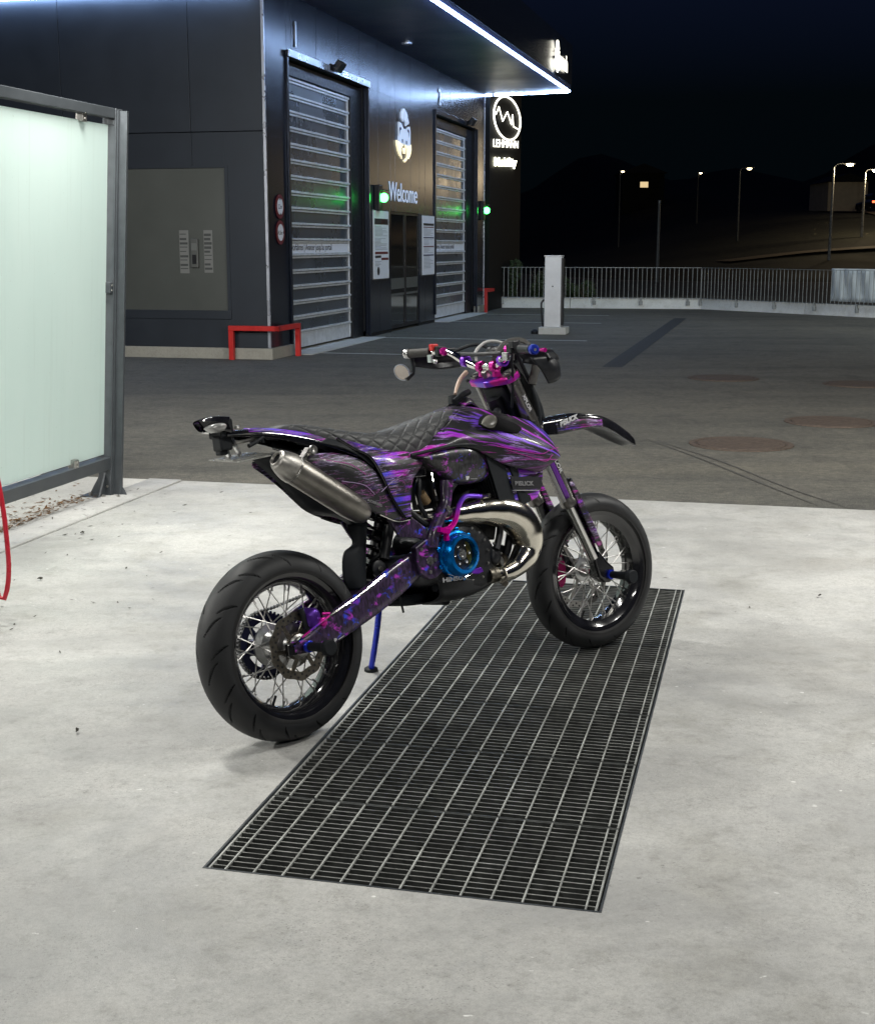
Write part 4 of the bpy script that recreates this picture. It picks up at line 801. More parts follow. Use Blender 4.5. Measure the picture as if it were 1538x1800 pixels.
for _ in range(200): sp.append((-4.2 - rnd.random() * 0.8, rnd.uniform(5.2, 8.3), 0.012))
litter('dry_leaves', 'brown dry leaves and needles drifted along the pale slab under the glass screen', 'leaves', sp, M_LEAF, rnd, 0.020)
sp = [(rnd.uniform(-4.6, -2.6), rnd.uniform(4.5, 8.4), 0.004) for _ in range(110)] + [(-4.0 + rnd.uniform(-0.1, 0.1), rnd.uniform(5.5, 8.2), 0.016) for _ in range(50)] + [(rnd.uniform(-3, 3.2), rnd.uniform(5.6, 8.4), 0.004) for _ in range(22)]
sp = [p for p in sp if not (GU0 - 0.05 < p[0] < GU1 + 0.05 and GV0 < p[1] < GV1)]
litter('grit', 'small dark twigs and grit scattered on the concrete slab', 'grit', sp, mat('grit_brown', (0.05, 0.045, 0.035), 0.9), rnd, 0.013)
def leafbit(u, v, l_, label, seed):
    rnd_ = random.Random(seed); q = MB(); n = 8
    pts = [(l_ * math.cos(6.283 * i / n) * rnd_.uniform(0.7, 1.1), l_ * 0.45 * math.sin(6.283 * i / n) * rnd_.uniform(0.6, 1.2), rnd_.uniform(0.0, 0.012)) for i in range(n)]
    c_ = q.v((0, 0, 0.012)); vs = [q.v(p) for p in pts]
    for i in range(n): q.f((c_, vs[i], vs[(i + 1) % n]))
    o = q.build('leaf', mat('dark_leaf', (0.03, 0.028, 0.02), 0.8), smooth=False, solid=0.002); o.location = S(u, v, 0.010); o.rotation_euler = (0, 0, rnd_.uniform(0, 3)); tag(o, label, 'leaf', 'single dark leaves on the slab')
leafbit(-3.375, 5.791, 0.016, 'small dark leaf near the red hose', 1); leafbit(-3.699, 6.827, 0.02, 'dark curled leaf between screen post and rear wheel', 2); leafbit(0.277, 6.340, 0.014, 'small dark leaf right of the drain grates', 3)
leafbit(-2.178, 3.916, 0.012, 'small leaf on the bare slab left of the rear wheel', 5)
# red hose hanging in at the left edge
t = empty('hose', S(-3.05, 4.9, 0)); tag(t, 'red rubber hose hanging in a loop at the left edge', 'hose')
q = MB(); q.tube([(-0.344, 0.121, 2.108), (-0.151, 0.121, 1.305), (-0.040, 0.121, 0.791), (-0.003, 0.121, 0.552), (0.009, 0.121, 0.357), (0.007, 0.121, 0.234), (-0.014, 0.121, 0.135), (-0.034, 0.121, 0.121), (-0.049, 0.121, 0.185), (-0.062, 0.121, 0.357), (-0.061, 0.021, 0.759), (-0.197, 0.021, 1.445)], 0.0105, 12, 90); q.build('hose_line', M_HOSE, t)
q = MB(); q.cyl((-0.197, 0.021, 1.445), (-0.221, 0.021, 1.578), 0.018, 14); q.build('hose_coupling', M_STEEL, t)
# ================================================================== MOTORCYCLE  (X forward, Y left, Z up; origin at the rear contact patch)
ALPHA, PHI = 0.755, 0.183
bf = Vector((math.cos(ALPHA), math.sin(ALPHA), 0)); br0 = Vector((math.sin(ALPHA), -math.cos(ALPHA), 0))
br = br0 * math.cos(PHI) + e3 * math.sin(PHI); bu = e3 * math.cos(PHI) - br0 * math.sin(PHI)
bike = bpy.data.objects.new('motorcycle', None); COL.objects.link(bike)
bike.matrix_world = Matrix(((bf.x, -br.x, bu.x, -0.469), (bf.y, -br.y, bu.y, 4.259), (bf.z, -br.z, bu.z, 0.007), (0, 0, 0, 1)))
tag(bike, 'black supermoto motorcycle with violet and pink streaked bodywork leaning on its blue side stand', 'motorcycle')
B = bike
SAX = Vector((-math.sin(R(23.5)), 0, math.cos(R(23.5)))); SPT = Vector((1.13, 0, 1.10)); SQ = Quaternion(SAX, R(-8.5))
def ST(p): return SPT + SQ @ (Vector(p) - SPT)
def SB(): return MB(ST)
def HST(p): p = Vector(p); return ST(p + Vector((-0.012 * max(0, 1 - abs(p.y) / 0.3), 0, 0.040 * (p.y - 0.39))))
def HB(): return MB(HST)
I3 = lambda p: p
def mir(pts): return [(p[0], -p[1], p[2]) for p in pts]
# ---- wheels
GRV = set()
def tyre_mesh(c, Rr, w, tf, pitch, seed, rb=0.234):
    """tread with curved grooves and a moulded sidewall; c centre, axle along Y"""
    GRV.clear(); b = MB(tf); NA, NC = 1100, 70; prof = []
    # cross-section from left bead to right bead
    hw = w; zb = rb
    for j in range(NC + 1):
        t = -1 + 2 * j / NC; a = t * math.pi * 0.5 * 1.13
        y = hw * math.sin(a) / 1.0; r_ = (Rr - hw * 0.80) + hw * 0.80 * math.cos(a)
        if abs(a) > math.pi / 2:
            pass
        prof.append((y, r_, t))
    # extend down the sidewalls to the bead
    lo = [(-hw * 0.80, zb, -1.5), (-hw * 0.90, zb + 0.018, -1.35), (-hw * 0.985, (zb + prof[0][1]) / 2 + 0.004, -1.15)]
    P = lo + prof + [(-y, r_, -t) for y, r_, t in reversed(lo)]
    rings = []
    for i in range(NA):
        th = 2 * math.pi * i / NA; ring = []
        for (y, r_, t) in P:
            dr = 0.0
            at = abs(t)
            if at < 0.80:
                ph = (th * pitch / (2 * math.pi) + (0.5 if t > 0 else 0)) % 1.0
                for (c0, cv, t0, t1) in ((0.30, 0.75, 0.10, 0.50), (0.85, 0.50, 0.34, 0.80)):
                    if t0 < at < t1:
                        q = (at - t0) / (t1 - t0); line = c0 + cv * q * (1 - 0.35 * q) ; dd = abs(ph - line % 1.0); dd = min(dd, 1 - dd) * 2 * math.pi * Rr / pitch
                        wd = 0.0040 * math.sin(math.pi * min(1, q + 0.05)) + 0.0012
                        if dd < wd: dr = -0.007
            elif 0.83 < at < 0.90: dr = -0.0022
            elif 1.0 < at < 1.2:
                k = math.sin(th * 140) * math.sin(th * 23 + seed); dr = 0.0; 
                if k > 0.25 and math.sin(th * 1.0 + seed) > 0.1: y *= 1.012
            rr = r_ + dr
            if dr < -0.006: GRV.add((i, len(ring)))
            ring.append(b.v((c[0] + rr * math.sin(th), c[1] + y, c[2] + rr * math.cos(th))))
        rings.append(ring)
    for i in range(NA):
        A, Bq = rings[i], rings[(i + 1) % NA]
        for j in range(len(P) - 1): b.f((A[j], A[j + 1], Bq[j + 1], Bq[j]))
    return b
def wheel(c, Rr, w, tf, nm, pitch, hub_w, hub_r, seed, nsp=36):
    cx, cy, cz = c
    b = MB(tf)          # hub
    b.lathe(c, (0, 1, 0), [(-hub_w, 0.014), (-hub_w, 0.036), (-hub_w + 0.012, 0.042), (-hub_w + 0.014, hub_r), (-hub_w + 0.022, hub_r), (-hub_w + 0.026, hub_r * 0.66), (-hub_w * 0.3, hub_r * 0.5), (hub_w * 0.3, hub_r * 0.5), (hub_w - 0.026, hub_r * 0.66), (hub_w - 0.022, hub_r), (hub_w - 0.014, hub_r), (hub_w - 0.012, 0.042), (hub_w, 0.036), (hub_w, 0.014)], 48, caps=True)
    h = b.build(nm, M_ALU, B)
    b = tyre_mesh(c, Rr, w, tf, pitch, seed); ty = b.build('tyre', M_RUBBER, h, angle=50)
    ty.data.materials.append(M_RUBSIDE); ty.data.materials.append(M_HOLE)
    npf = len(ty.data.polygons) // 1100
    for p in ty.data.polygons:
        j = p.index % npf
        if j < 8 or j > npf - 9: p.material_index = 1
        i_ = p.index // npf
        if (i_, j) in GRV and (i_, j + 1) in GRV or (i_, j) in GRV and ((i_ + 1) % 1100, j + 1) in GRV: p.material_index = 2  # groove shade painted in: groove faces take the deep black
    # sidewall band ring in a greyer rubber
    rw = w * 0.80
    b = MB(tf); pr = [(-rw, 0.224), (-rw - 0.004, 0.240), (-rw + 0.003, 0.244), (-rw + 0.010, 0.236), (-rw + 0.016, 0.218), (-0.030, 0.205), (-0.012, 0.203), (0.012, 0.203), (0.030, 0.205), (rw - 0.016, 0.218), (rw - 0.010, 0.236), (rw - 0.003, 0.244), (rw + 0.004, 0.240), (rw, 0.224)]
    pr2 = [(rw - 0.006, 0.216), (0.034, 0.200), (0.012, 0.196), (-0.012, 0.196), (-0.034, 0.200), (-rw + 0.006, 0.216), (-rw, 0.224)]
    b.lathe(c, (0, 1, 0), pr + pr2, 120); b.build('rim', M_BLKGLOSS, h)
    for i in range(nsp):          # spokes, crossed laces from the hub flanges to the rim bed
        b = MB(tf)
        side = -1 if i % 2 else 1; a = 2 * math.pi * (i + 0.0) / nsp; off = R(34) * (1 if (i // 2) % 2 else -1)
        p0 = Vector((cx + hub_r * 0.93 * math.sin(a + off), cy + side * (hub_w - 0.018), cz + hub_r * 0.93 * math.cos(a + off)))
        p1 = Vector((cx + 0.198 * math.sin(a), cy + side * 0.010, cz + 0.198 * math.cos(a)))
        b.tube([p0, p1], 0.0023, 6)
        p1 = Vector((cx + 0.198 * math.sin(a), cy + side * 0.010, cz + 0.198 * math.cos(a))); p2 = Vector((cx + 0.180 * math.sin(a), cy + side * 0.0155, cz + 0.180 * math.cos(a))); b.tube([p1, p2], 0.0034, 6); b.build('spoke', M_SPOKE, h)
    a = R(200); b = MB(tf); b.cyl((cx + 0.198 * math.sin(a), cy, cz + 0.198 * math.cos(a)), (cx + 0.165 * math.sin(a), cy - 0.008, cz + 0.165 * math.cos(a)), 0.0045, 8); b.build('valve', M_BLKPLAST, h)
    return h
def disc(c, y, ro, ri, tf, parent, m=M_DISC, waves=12, holes=5):
    b = MB(tf); n = 144; cx, cy, cz = c; t = 0.0022
    def ring(r, yy, wav=0): return [b.v((cx + (r + wav * math.cos(waves * 2 * math.pi * i / n)) * math.sin(2 * math.pi * i / n), yy, cz + (r + wav * math.cos(waves * 2 * math.pi * i / n)) * math.cos(2 * math.pi * i / n))) for i in range(n)]
    o1, i1, o2, i2 = ring(ro, y - t, ro * 0.025), ring(ri, y - t, ri * 0.02), ring(ro, y + t, ro * 0.025), ring(ri, y + t, ri * 0.02)
    for A, C in ((o1, i1), (i1, i2), (i2, o2), (o2, o1)):
        for i in range(n): j = (i + 1) % n; b.f((A[i], A[j], C[j], C[i]))
    for k in range(6):          # carrier arms
        a = 2 * math.pi * k / 6 + 0.2; b.bar((cx + 0.035 * math.sin(a), y, cz + 0.035 * math.cos(a)), (cx + (ri + 0.006) * math.sin(a + 0.25), y, cz + (ri + 0.006) * math.cos(a + 0.25)), 0.014, 0.0044, (0, 1, 0))
    b.lathe((cx, y - 0.003, cz), (0, 1, 0), [(0, 0.028), (0, 0.046), (0.006, 0.046), (0.006, 0.028), (0, 0.028)], 40)
    d = b.build('brake_disc', m, parent)
    b = MB(tf)
    for k in range(waves * 2):
        for q in range(2):
            a = 2 * math.pi * (k + 0.5 * q) / (waves * 2); r_ = ri + (ro - ri) * (0.32 + 0.38 * q); b.lathe((cx + r_ * math.sin(a), y - t - 0.0006, cz + r_ * math.cos(a)), (0, 1, 0), [(0, 0.0001), (0, 0.0042), (0.0005, 0.0042)], 10)
    b.build('disc_holes', M_INK, d)
    b = MB(tf)
    for k in range(6): a = 2 * math.pi * k / 6 + 0.2; b.lathe((cx + 0.037 * math.sin(a), y - 0.004, cz + 0.037 * math.cos(a)), (0, -1, 0), [(0, 0.0055), (0.004, 0.005), (0.004, 0.0001)], 8)
    b.build('disc_bolts', M_STEEL, d); return d
RW, FW = (0.0, 0.0, 0.312), (1.535, 0.0, 0.312)
rw_ = wheel(RW, 0.312, 0.078, I3, 'rear_wheel', 13, 0.075, 0.072, 1.0)
disc(RW, -0.088, 0.110, 0.082, I3, rw_, waves=10)
b = MB(); n = 42; c = (0, 0.088, 0.312)             # sprocket
for yy in (0,):
    prof = []
    ring1 = []; ring2 = []; r1 = []; r2 = []
    for i in range(n * 4):
        a = 2 * math.pi * i / (n * 4); rr = 0.112 if i % 4 in (0, 1) else 0.104
        for L_, y_ in ((ring1, 0.085), (ring2, 0.091)): L_.append(b.v((rr * math.sin(a), y_, 0.312 + rr * math.cos(a))))
        for L_, y_ in ((r1, 0.085), (r2, 0.091)): L_.append(b.v((0.078 * math.sin(a), y_, 0.312 + 0.078 * math.cos(a))))
    for A, C in ((ring1, r1), (r1, r2), (r2, ring2), (ring2, ring1)):
        for i in range(n * 4): j = (i + 1) % (n * 4); b.f((A[i], A[j], C[j], C[i]))
for k in range(6): a = 2 * math.pi * k / 6; b.bar((0.03 * math.sin(a), 0.088, 0.312 + 0.03 * math.cos(a)), (0.082 * math.sin(a + 0.3), 0.088, 0.312 + 0.082 * math.cos(a + 0.3)), 0.018, 0.006, (0, 1, 0))
b.build('sprocket', m_simple_noise('navy_black_sprocket', (0.012, 0.014, 0.05), 0.35, 0.5), rw_, smooth=False)
b = MB(); b.lathe((0, -0.094, 0.312), (0, -1, 0), [(0, 0.040), (0.006, 0.040), (0.010, 0.034), (0.018, 0.033), (0.020, 0.028), (0.020, 0.016)], 36); b.build('hub_ring', M_STEEL, rw_)
fw_ = wheel(FW, 0.312, 0.060, ST, 'front_wheel', 13, 0.062, 0.048, 3.0)
disc(FW, 0.070, 0.158, 0.132, ST, fw_, M_STEEL, waves=14)
# ---- chain
def link_chain():
    b = MB(); pts = []
    for i in range(24): a = math.pi * (1.0 + i / 23.0) ; pts.append((0.113 * math.sin(a), 0.312 - 0.113 * math.cos(a) * -1))
    loop = []
    N = 26
    for i in range(N): t = i / N; loop.append((0.58 * (1 - t) + 0.02 * t, 0.506 * (1 - t) + 0.424 * t))     # upper run going back
    for i in range(30): a = math.pi * i / 29; loop.append((0.02 - 0.113 * math.sin(a) - 0.02, 0.312 + 0.113 * math.cos(a)))
    for i in range(N): t = i / N; loop.append((0.0 * (1 - t) + 0.58 * t, 0.199 * (1 - t) + 0.43 * t))
    for i in range(6): a = math.pi * i / 5; loop.append((0.58 + 0.035 * math.sin(a), 0.468 - 0.038 * math.cos(a)))
    P = spline([(x, 0.088, z) for x, z in loop] + [(loop[0][0], 0.088, loop[0][1])], 125)
    for i in range(124):
        a, c = P[i], P[i + 1]; d = (c - a).normalized(); y = 0.009 if i % 2 else 0.0065
        for s_ in (-1, 1): b.bar(a - d * 0.003 + Vector((0, s_ * y, 0)), c + d * 0.003 + Vector((0, s_ * y, 0)), 0.0018, 0.0125, (0, 1, 0))
        b.tube([a + Vector((0, -0.010, 0)), a + Vector((0, 0.010, 0))], 0.0045, 6)
    return b
link_chain().build('chain', M_ENGINE, B, smooth=False)
# ---- swingarm: near and far beams and the pivot yoke
for s_ in (-1, 1):
    y = 0.118 * s_; b = MB(); rows = []
    cen = [(-0.045, 0.312, 0.020, 0.112), (0.03, 0.318, 0.030, 0.112), (0.10, 0.338, 0.046, 0.112), (0.20, 0.372, 0.050, 0.112), (0.32, 0.412, 0.052, 0.108), (0.42, 0.450, 0.052, 0.104), (0.52, 0.490, 0.046, 0.10), (0.60, 0.515, 0.035, 0.095)]
    n = 16
    for k in range(n + 1):
        a = 2 * math.pi * k / n; ca, sa = math.cos(a), math.sin(a); rows.append([(x - 0.25 * h * sa * 0.9, s_ * (yy + 0.018 * math.copysign(abs(ca) ** 0.5, ca)), z + h * math.copysign(abs(sa) ** 0.6, sa)) for x, z, h, yy in cen])
    b.patch(rows, 30, 49); o = b.build('swingarm_beam', M_SPLAT2, B)
    if s_ < 0:
        q = MB(); q.tube([(-0.035, -0.139, 0.336), (0.09, -0.139, 0.388), (0.22, -0.136, 0.430), (0.36, -0.130, 0.484)], 0.0045, 6, 20); q.build('brake_line', M_CHROME, o)
        text('beam_mark', 'P', 0.018, M_DECALW, lambda p: Vector((0.112 + p.x, -0.1335 - p.z, 0.302 + p.y)), o, 0.001, 1.2, 0.001)
        q = MB(); q.bar((0.130, -0.134, 0.309), (0.155, -0.134, 0.317), 0.0015, 0.004, (0, 1, 0)); q.build('beam_mark_bar', M_DECALW, o)
    q = MB(); q.box((-0.050, y, 0.312), (0.036, 0.022, 0.040)); q.build('chain_adjuster', M_BLKGLOSS, B, smooth=False, bevel=0.004)
b = MB(); b.tube([(0.50, -0.10, 0.49), (0.47, 0, 0.485), (0.50, 0.10, 0.49)], 0.045, 14, 12); b.cyl((0.565, -0.13, 0.50), (0.565, 0.13, 0.50), 0.022); b.build('swingarm_yoke', M_BLKPLAST, B)
b = MB(); b.tube([(-0.02, -0.142, 0.345), (0.05, -0.142, 0.374), (0.10, -0.141, 0.393)], 0.004, 8, 20); b.build('torque_rod', M_FADE, B)
# axle crash bobbins
def bobbin(p, tf, d=-1, L=0.085):
    x, y, z = p; b = MB(tf); b.lathe(p, (0, d, 0), [(0, 0.016), (0.004, 0.019), (0.014, 0.019), (0.016, 0.015)], 24, caps=True); c_ = b.build('axle_collar', M_DBLUE, B)
    b = MB(tf); b.lathe((x, y + d * 0.014, z), (0, d, 0), [(0, 0.014), (L, 0.016), (L, 0.024), (L + 0.004, 0.0265), (L + 0.020, 0.0265), (L + 0.024, 0.023), (L + 0.024, 0.0001)], 28); b.build('axle_slider', M_BLKMATT, c_)
bobbin((0.0, -0.137, 0.312), I3); bobbin((0.0, 0.137, 0.312), I3, 1)
# rear caliper, violet with a pink line fitting
b = MB(); b.cushion([(0.030, -0.112, 0.412), (0.062, -0.112, 0.426), (0.082, -0.112, 0.412), (0.084, -0.112, 0.376), (0.060, -0.112, 0.356), (0.034, -0.112, 0.370)], (0, -0.014, 0), back=(0, 0.045, 0)); cal = b.build('rear_caliper', m_simple_noise('dark_violet_anodised', (0.10, 0.03, 0.32), 0.32, 0.6), B)
b = MB(); b.lathe((0.082, -0.122, 0.376), (0, -1, 0), [(0, 0.015), (0.010, 0.014), (0.012, 0.011), (0.012, 0.0001)], 20); b.cyl((0.085, -0.125, 0.402), (0.112, -0.13, 0.398), 0.005, 10); b.cyl((0.09, -0.125, 0.386), (0.12, -0.128, 0.392), 0.004, 10); b.build('caliper_piston', M_PINK, cal)
b = MB(); b.tube([(0.02, -0.10, 0.43), (0.035, -0.105, 0.34), (0.0, -0.105, 0.325)], 0.010, 8, 10); b.build('caliper_carrier', M_BLKPLAST, cal)

# ---- frame
fr = MB()
for s_ in (-1, 1):
    y = s_
    fr.tube([(1.10, 0.03 * y, 0.985), (0.98, 0.075 * y, 0.90), (0.82, 0.125 * y, 0.80), (0.71, 0.135 * y, 0.745), (0.675, 0.135 * y, 0.70)], [0.020, 0.018], 12, 30)
    fr.tube([(1.12, 0.03 * y, 0.90), (1.08, 0.07 * y, 0.70), (1.00, 0.09 * y, 0.48), (0.90, 0.09 * y, 0.385), (0.74, 0.09 * y, 0.355), (0.60, 0.11 * y, 0.40)], 0.015, 10, 40)
    fr.tube([(0.60, 0.11 * y, 0.62), (0.48, 0.10 * y, 0.72), (0.30, 0.085 * y, 0.83), (0.12, 0.07 * y, 0.93)], 0.011, 8, 20)
    fr.tube([(0.80, 0.11 * y, 0.83), (0.55, 0.09 * y, 0.87), (0.30, 0.08 * y, 0.92), (0.12, 0.07 * y, 0.965)], 0.011, 8, 20)
fr.cyl((1.115, 0, 1.04), (1.185, 0, 0.88), 0.033)
frm = fr.build('frame', M_BLKPLAST, B)
for s_ in (-1, 1):
    b = MB(); b.tube([(0.688, 0.140 * s_, 0.765), (0.668, 0.143 * s_, 0.69), (0.635, 0.140 * s_, 0.645), (0.598, 0.136 * s_, 0.592), (0.585, 0.132 * s_, 0.545)], [0.024, 0.021, 0.022, 0.026], 14, 30); b.build('frame_spar', M_SPLAT2, frm)
    b = MB(); y0 = 0.140 * s_
    b.poly([(x, y0, z) for x, z in ((0.507, 0.556), (0.555, 0.575), (0.605, 0.585), (0.612, 0.53), (0.625, 0.49), (0.618, 0.453), (0.585, 0.437), (0.553, 0.437), (0.515, 0.465), (0.505, 0.51))], (0, -0.028 * s_, 0)); b.build('pivot_plate', M_SPLAT2, frm, smooth=False, bevel=0.006)
    b = MB(); b.poly([(x, 0.136 * s_, z) for x, z in ((0.405, 0.668), (0.492, 0.672), (0.53, 0.648), (0.568, 0.618), (0.572, 0.572), (0.50, 0.592), (0.446, 0.600))], (0, -0.014 * s_, 0)); b.build('frame_guard', M_SPLAT2, frm, smooth=False, bevel=0.005)
    b = MB()
    for (x, z) in ((0.530, 0.545), (0.558, 0.462), (0.588, 0.50), (0.565, 0.50)): b.lathe((x, 0.141 * s_, z), (0, s_, 0), [(0, 0.008 if x != 0.565 else 0.016), (0.004, 0.007 if x != 0.565 else 0.014), (0.004, 0.0001)], 6 if x != 0.565 else 20)
    b.lathe((0.655, 0.166 * s_, 0.672), (0, s_, 0), [(0, 0.009), (0.004, 0.008), (0.004, 0.0001)], 12); b.build('frame_bolts', M_STEEL, frm, smooth=False)
    b = MB(); b.bar((0.575, 0.14 * s_, 0.40), (0.575, 0.245 * s_, 0.385), 0.050, 0.016); 
    for k in range(5): b.bar((0.553 + k * 0.011, 0.16 * s_, 0.41), (0.553 + k * 0.011, 0.245 * s_, 0.396), 0.003, 0.012)
    b.bar((0.575, 0.12 * s_, 0.43), (0.575, 0.15 * s_, 0.40), 0.03, 0.03); b.build('footpeg', M_ENGINE, frm, smooth=False, bevel=0.002) if s_ > 0 else b.bm.free()
# ---- shock
b = MB(); b.cyl((0.52, 0.0, 0.74), (0.40, 0.0, 0.46), 0.022); sh = b.build('shock_absorber', M_BLKPLAST, B)
b = MB(); pts = []
for i in range(140): t = i / 139; a = t * 2 * math.pi * 7; c_ = Vector((0.50, 0, 0.70)).lerp(Vector((0.41, 0, 0.49)), t); pts.append(c_ + Vector((math.cos(a) * 0.038 * 0.9, math.sin(a) * 0.038, math.cos(a) * -0.015)))
b.tube(pts, 0.0062, 8, 280); b.build('spring', M_BLKGLOSS, sh)
b = MB(); b.cyl((0.475, -0.055, 0.64), (0.43, -0.055, 0.53), 0.019, 16); b.tube([(0.45, -0.055, 0.56), (0.40, -0.03, 0.53), (0.40, 0, 0.50)], 0.008, 8, 12); b.lathe((0.402, -0.05, 0.50), (0, -1, 0), [(0, 0.03), (0.01, 0.03), (0.014, 0.022), (0.014, 0.0001)], 20); b.build('reservoir', M_BLKPLAST, sh)
b = MB(); b.lathe((0.402, -0.066, 0.50), (0, -1, 0), [(0, 0.010), (0.005, 0.009), (0.005, 0.0001)], 8); b.lathe((0.49, -0.06, 0.635), (0, -1, 0), [(0, 0.009), (0.005, 0.008), (0.005, 0.0001)], 8); b.build('shock_bolts', M_STEEL, sh)
# ---- engine block
b = MB()
b.cushion([(0.62, -0.125, 0.45), (0.62, -0.125, 0.56), (0.68, -0.125, 0.605), (0.78, -0.125, 0.605), (0.86, -0.125, 0.55), (0.90, -0.125, 0.46), (0.86, -0.125, 0.385), (0.72, -0.125, 0.365), (0.64, -0.125, 0.39)], (0, -0.02, 0), back=(0, 0.24, 0)); eng = b.build('engine_case', M_ENGINE, B)
b = MB(); b.lathe((0.835, 0, 0.53), (0.34, 0, 0.94), [(0, 0.075), (0.05, 0.078), (0.055, 0.090), (0.062, 0.090), (0.066, 0.075), (0.10, 0.075), (0.105, 0.09), (0.19, 0.088), (0.20, 0.075), (0.225, 0.05), (0.225, 0.0001)], 32)
b.box((0.90, 0, 0.62), (0.15, 0.17, 0.16), Matrix.Rotation(R(20), 3, 'Y')); cyl_ = b.build('cylinder', M_ENGINE, eng, bevel=0.008)
b = MB(); b.cyl((0.91, 0, 0.735), (0.925, 0, 0.79), 0.012); b.tube([(0.925, 0, 0.79), (0.90, -0.03, 0.81), (0.85, -0.06, 0.80)], 0.006, 8, 12); b.build('spark_plug', M_BLKPLAST, eng)
b = MB()      # small covers, hoses and bolts over the case
b.cushion([(0.865, -0.13, 0.50), (0.90, -0.13, 0.50), (0.915, -0.13, 0.455), (0.885, -0.13, 0.43), (0.855, -0.13, 0.45)], (0, -0.02, 0), back=(0, 0.05, 0)); b.build('water_pump', M_ENGINE, eng); b = MB(); b.tube([(0.885, -0.145, 0.49), (0.93, -0.13, 0.55), (0.96, -0.11, 0.63), (0.955, -0.10, 0.68)], 0.013, 10, 24)
b.tube([(0.66, -0.12, 0.59), (0.66, -0.12, 0.66), (0.70, -0.11, 0.72)], 0.012, 10, 14); b.tube([(0.80, -0.09, 0.60), (0.84, -0.12, 0.66), (0.90, -0.11, 0.69)], 0.009, 8, 14)
b.build('coolant_hoses', M_ENGINE, eng)
b = MB()
for (x, z) in ((0.808, 0.565), (0.83, 0.535), (0.842, 0.495), (0.835, 0.45), (0.80, 0.405), (0.875, 0.515), (0.905, 0.475), (0.775, 0.585), (0.93, 0.60)): b.lathe((x, -0.146, z), (0, -1, 0), [(0, 0.0055), (0.004, 0.005), (0.004, 0.0001)], 6)
b.build('case_bolts', M_STEEL, eng, smooth=False)
b = MB(); b.poly([(0.892, -0.150, 0.446), (0.905, -0.150, 0.462), (0.915, -0.150, 0.445), (0.905, -0.150, 0.425)], (0, 0.006, 0)); b.build('bleed_screw', M_STEEL, eng)
# clutch cover: blue anodised ring with an open window
CC = (0.692, -0.142, 0.503)
b = MB(); b.lathe(CC, (0, -1, 0), [(-0.01, 0.086), (0.006, 0.086), (0.010, 0.083), (0.012, 0.078), (0.036, 0.073), (0.043, 0.068), (0.046, 0.057), (0.044, 0.055), (0.028, 0.054), (0.020, 0.054)], 72); clu = b.build('clutch_cover', M_ABLUE, B, angle=25)
b = MB()
for k in range(9): a = 2 * math.pi * k / 9 + 0.15; b.lathe((CC[0] + 0.088 * math.sin(a), CC[1] + 0.004, CC[2] + 0.088 * math.cos(a)), (0, -1, 0), [(0, 0.009), (0.008, 0.009), (0.010, 0.006), (0.010, 0.0001)], 12)
b.build('cover_lugs', M_ABLUE, clu)
b = MB(); b.lathe((CC[0], CC[1] - 0.022, CC[2]), (0, -1, 0), [(0, 0.055), (0.002, 0.053), (0.002, 0.020), (0.004, 0.018), (0.004, 0.0001)], 48); b.build('pressure_plate', M_ENGINE, clu)
b = MB(); pl_ = [(0.017 + 0.033 * math.cos(a), 0.0445 * math.sin(a)) for a in [R(-75 + 150 * i / 12) for i in range(13)]]
b.poly([(CC[0] + x * 1.0, CC[1] - 0.0245, CC[2] + z) for x, z in pl_ + [(0.020, 0.03), (0.028, 0.01), (0.022, -0.01), (0.030, -0.025)]], (0, -0.0012, 0)); b.build('basket_view', M_LIME, clu, smooth=False)
b = MB(); b.lathe((CC[0] - 0.002, CC[1] - 0.026, CC[2]), (0, -1, 0), [(0, 0.020), (0.006, 0.018), (0.006, 0.008), (0.002, 0.0075), (0.002, 0.0001)], 28)
for k in range(6): a = 2 * math.pi * k / 6 + 0.5; b.lathe((CC[0] + 0.034 * math.sin(a), CC[1] - 0.024, CC[2] + 0.034 * math.cos(a)), (0, -1, 0), [(0, 0.007), (0.005, 0.006), (0.005, 0.003), (0.003, 0.0001)], 14)
b.build('plate_bolts', M_ALU, clu)
# brake pedal
b = MB(); b.tube([(0.822, -0.165, 0.692), (0.775, -0.165, 0.700), (0.742, -0.165, 0.700), (0.712, -0.165, 0.676), (0.700, -0.165, 0.655), (0.683, -0.163, 0.622), (0.655, -0.16, 0.600), (0.62, -0.155, 0.594)], [0.0085, 0.0085, 0.009, 0.010, 0.012], 10, 50)
b.bar((0.600, -0.158, 0.604), (0.645, -0.158, 0.590), 0.016, 0.034, (0, 1, 0)); b.bar((0.640, -0.158, 0.60), (0.638, -0.158, 0.560), 0.014, 0.016, (0, 1, 0)); bp = b.build('brake_pedal', M_PEDAL, B)
b = MB(); b.cyl((0.83, -0.20, 0.692), (0.83, -0.15, 0.692), 0.008, 12); b.build('pedal_tip', M_STEEL, bp)
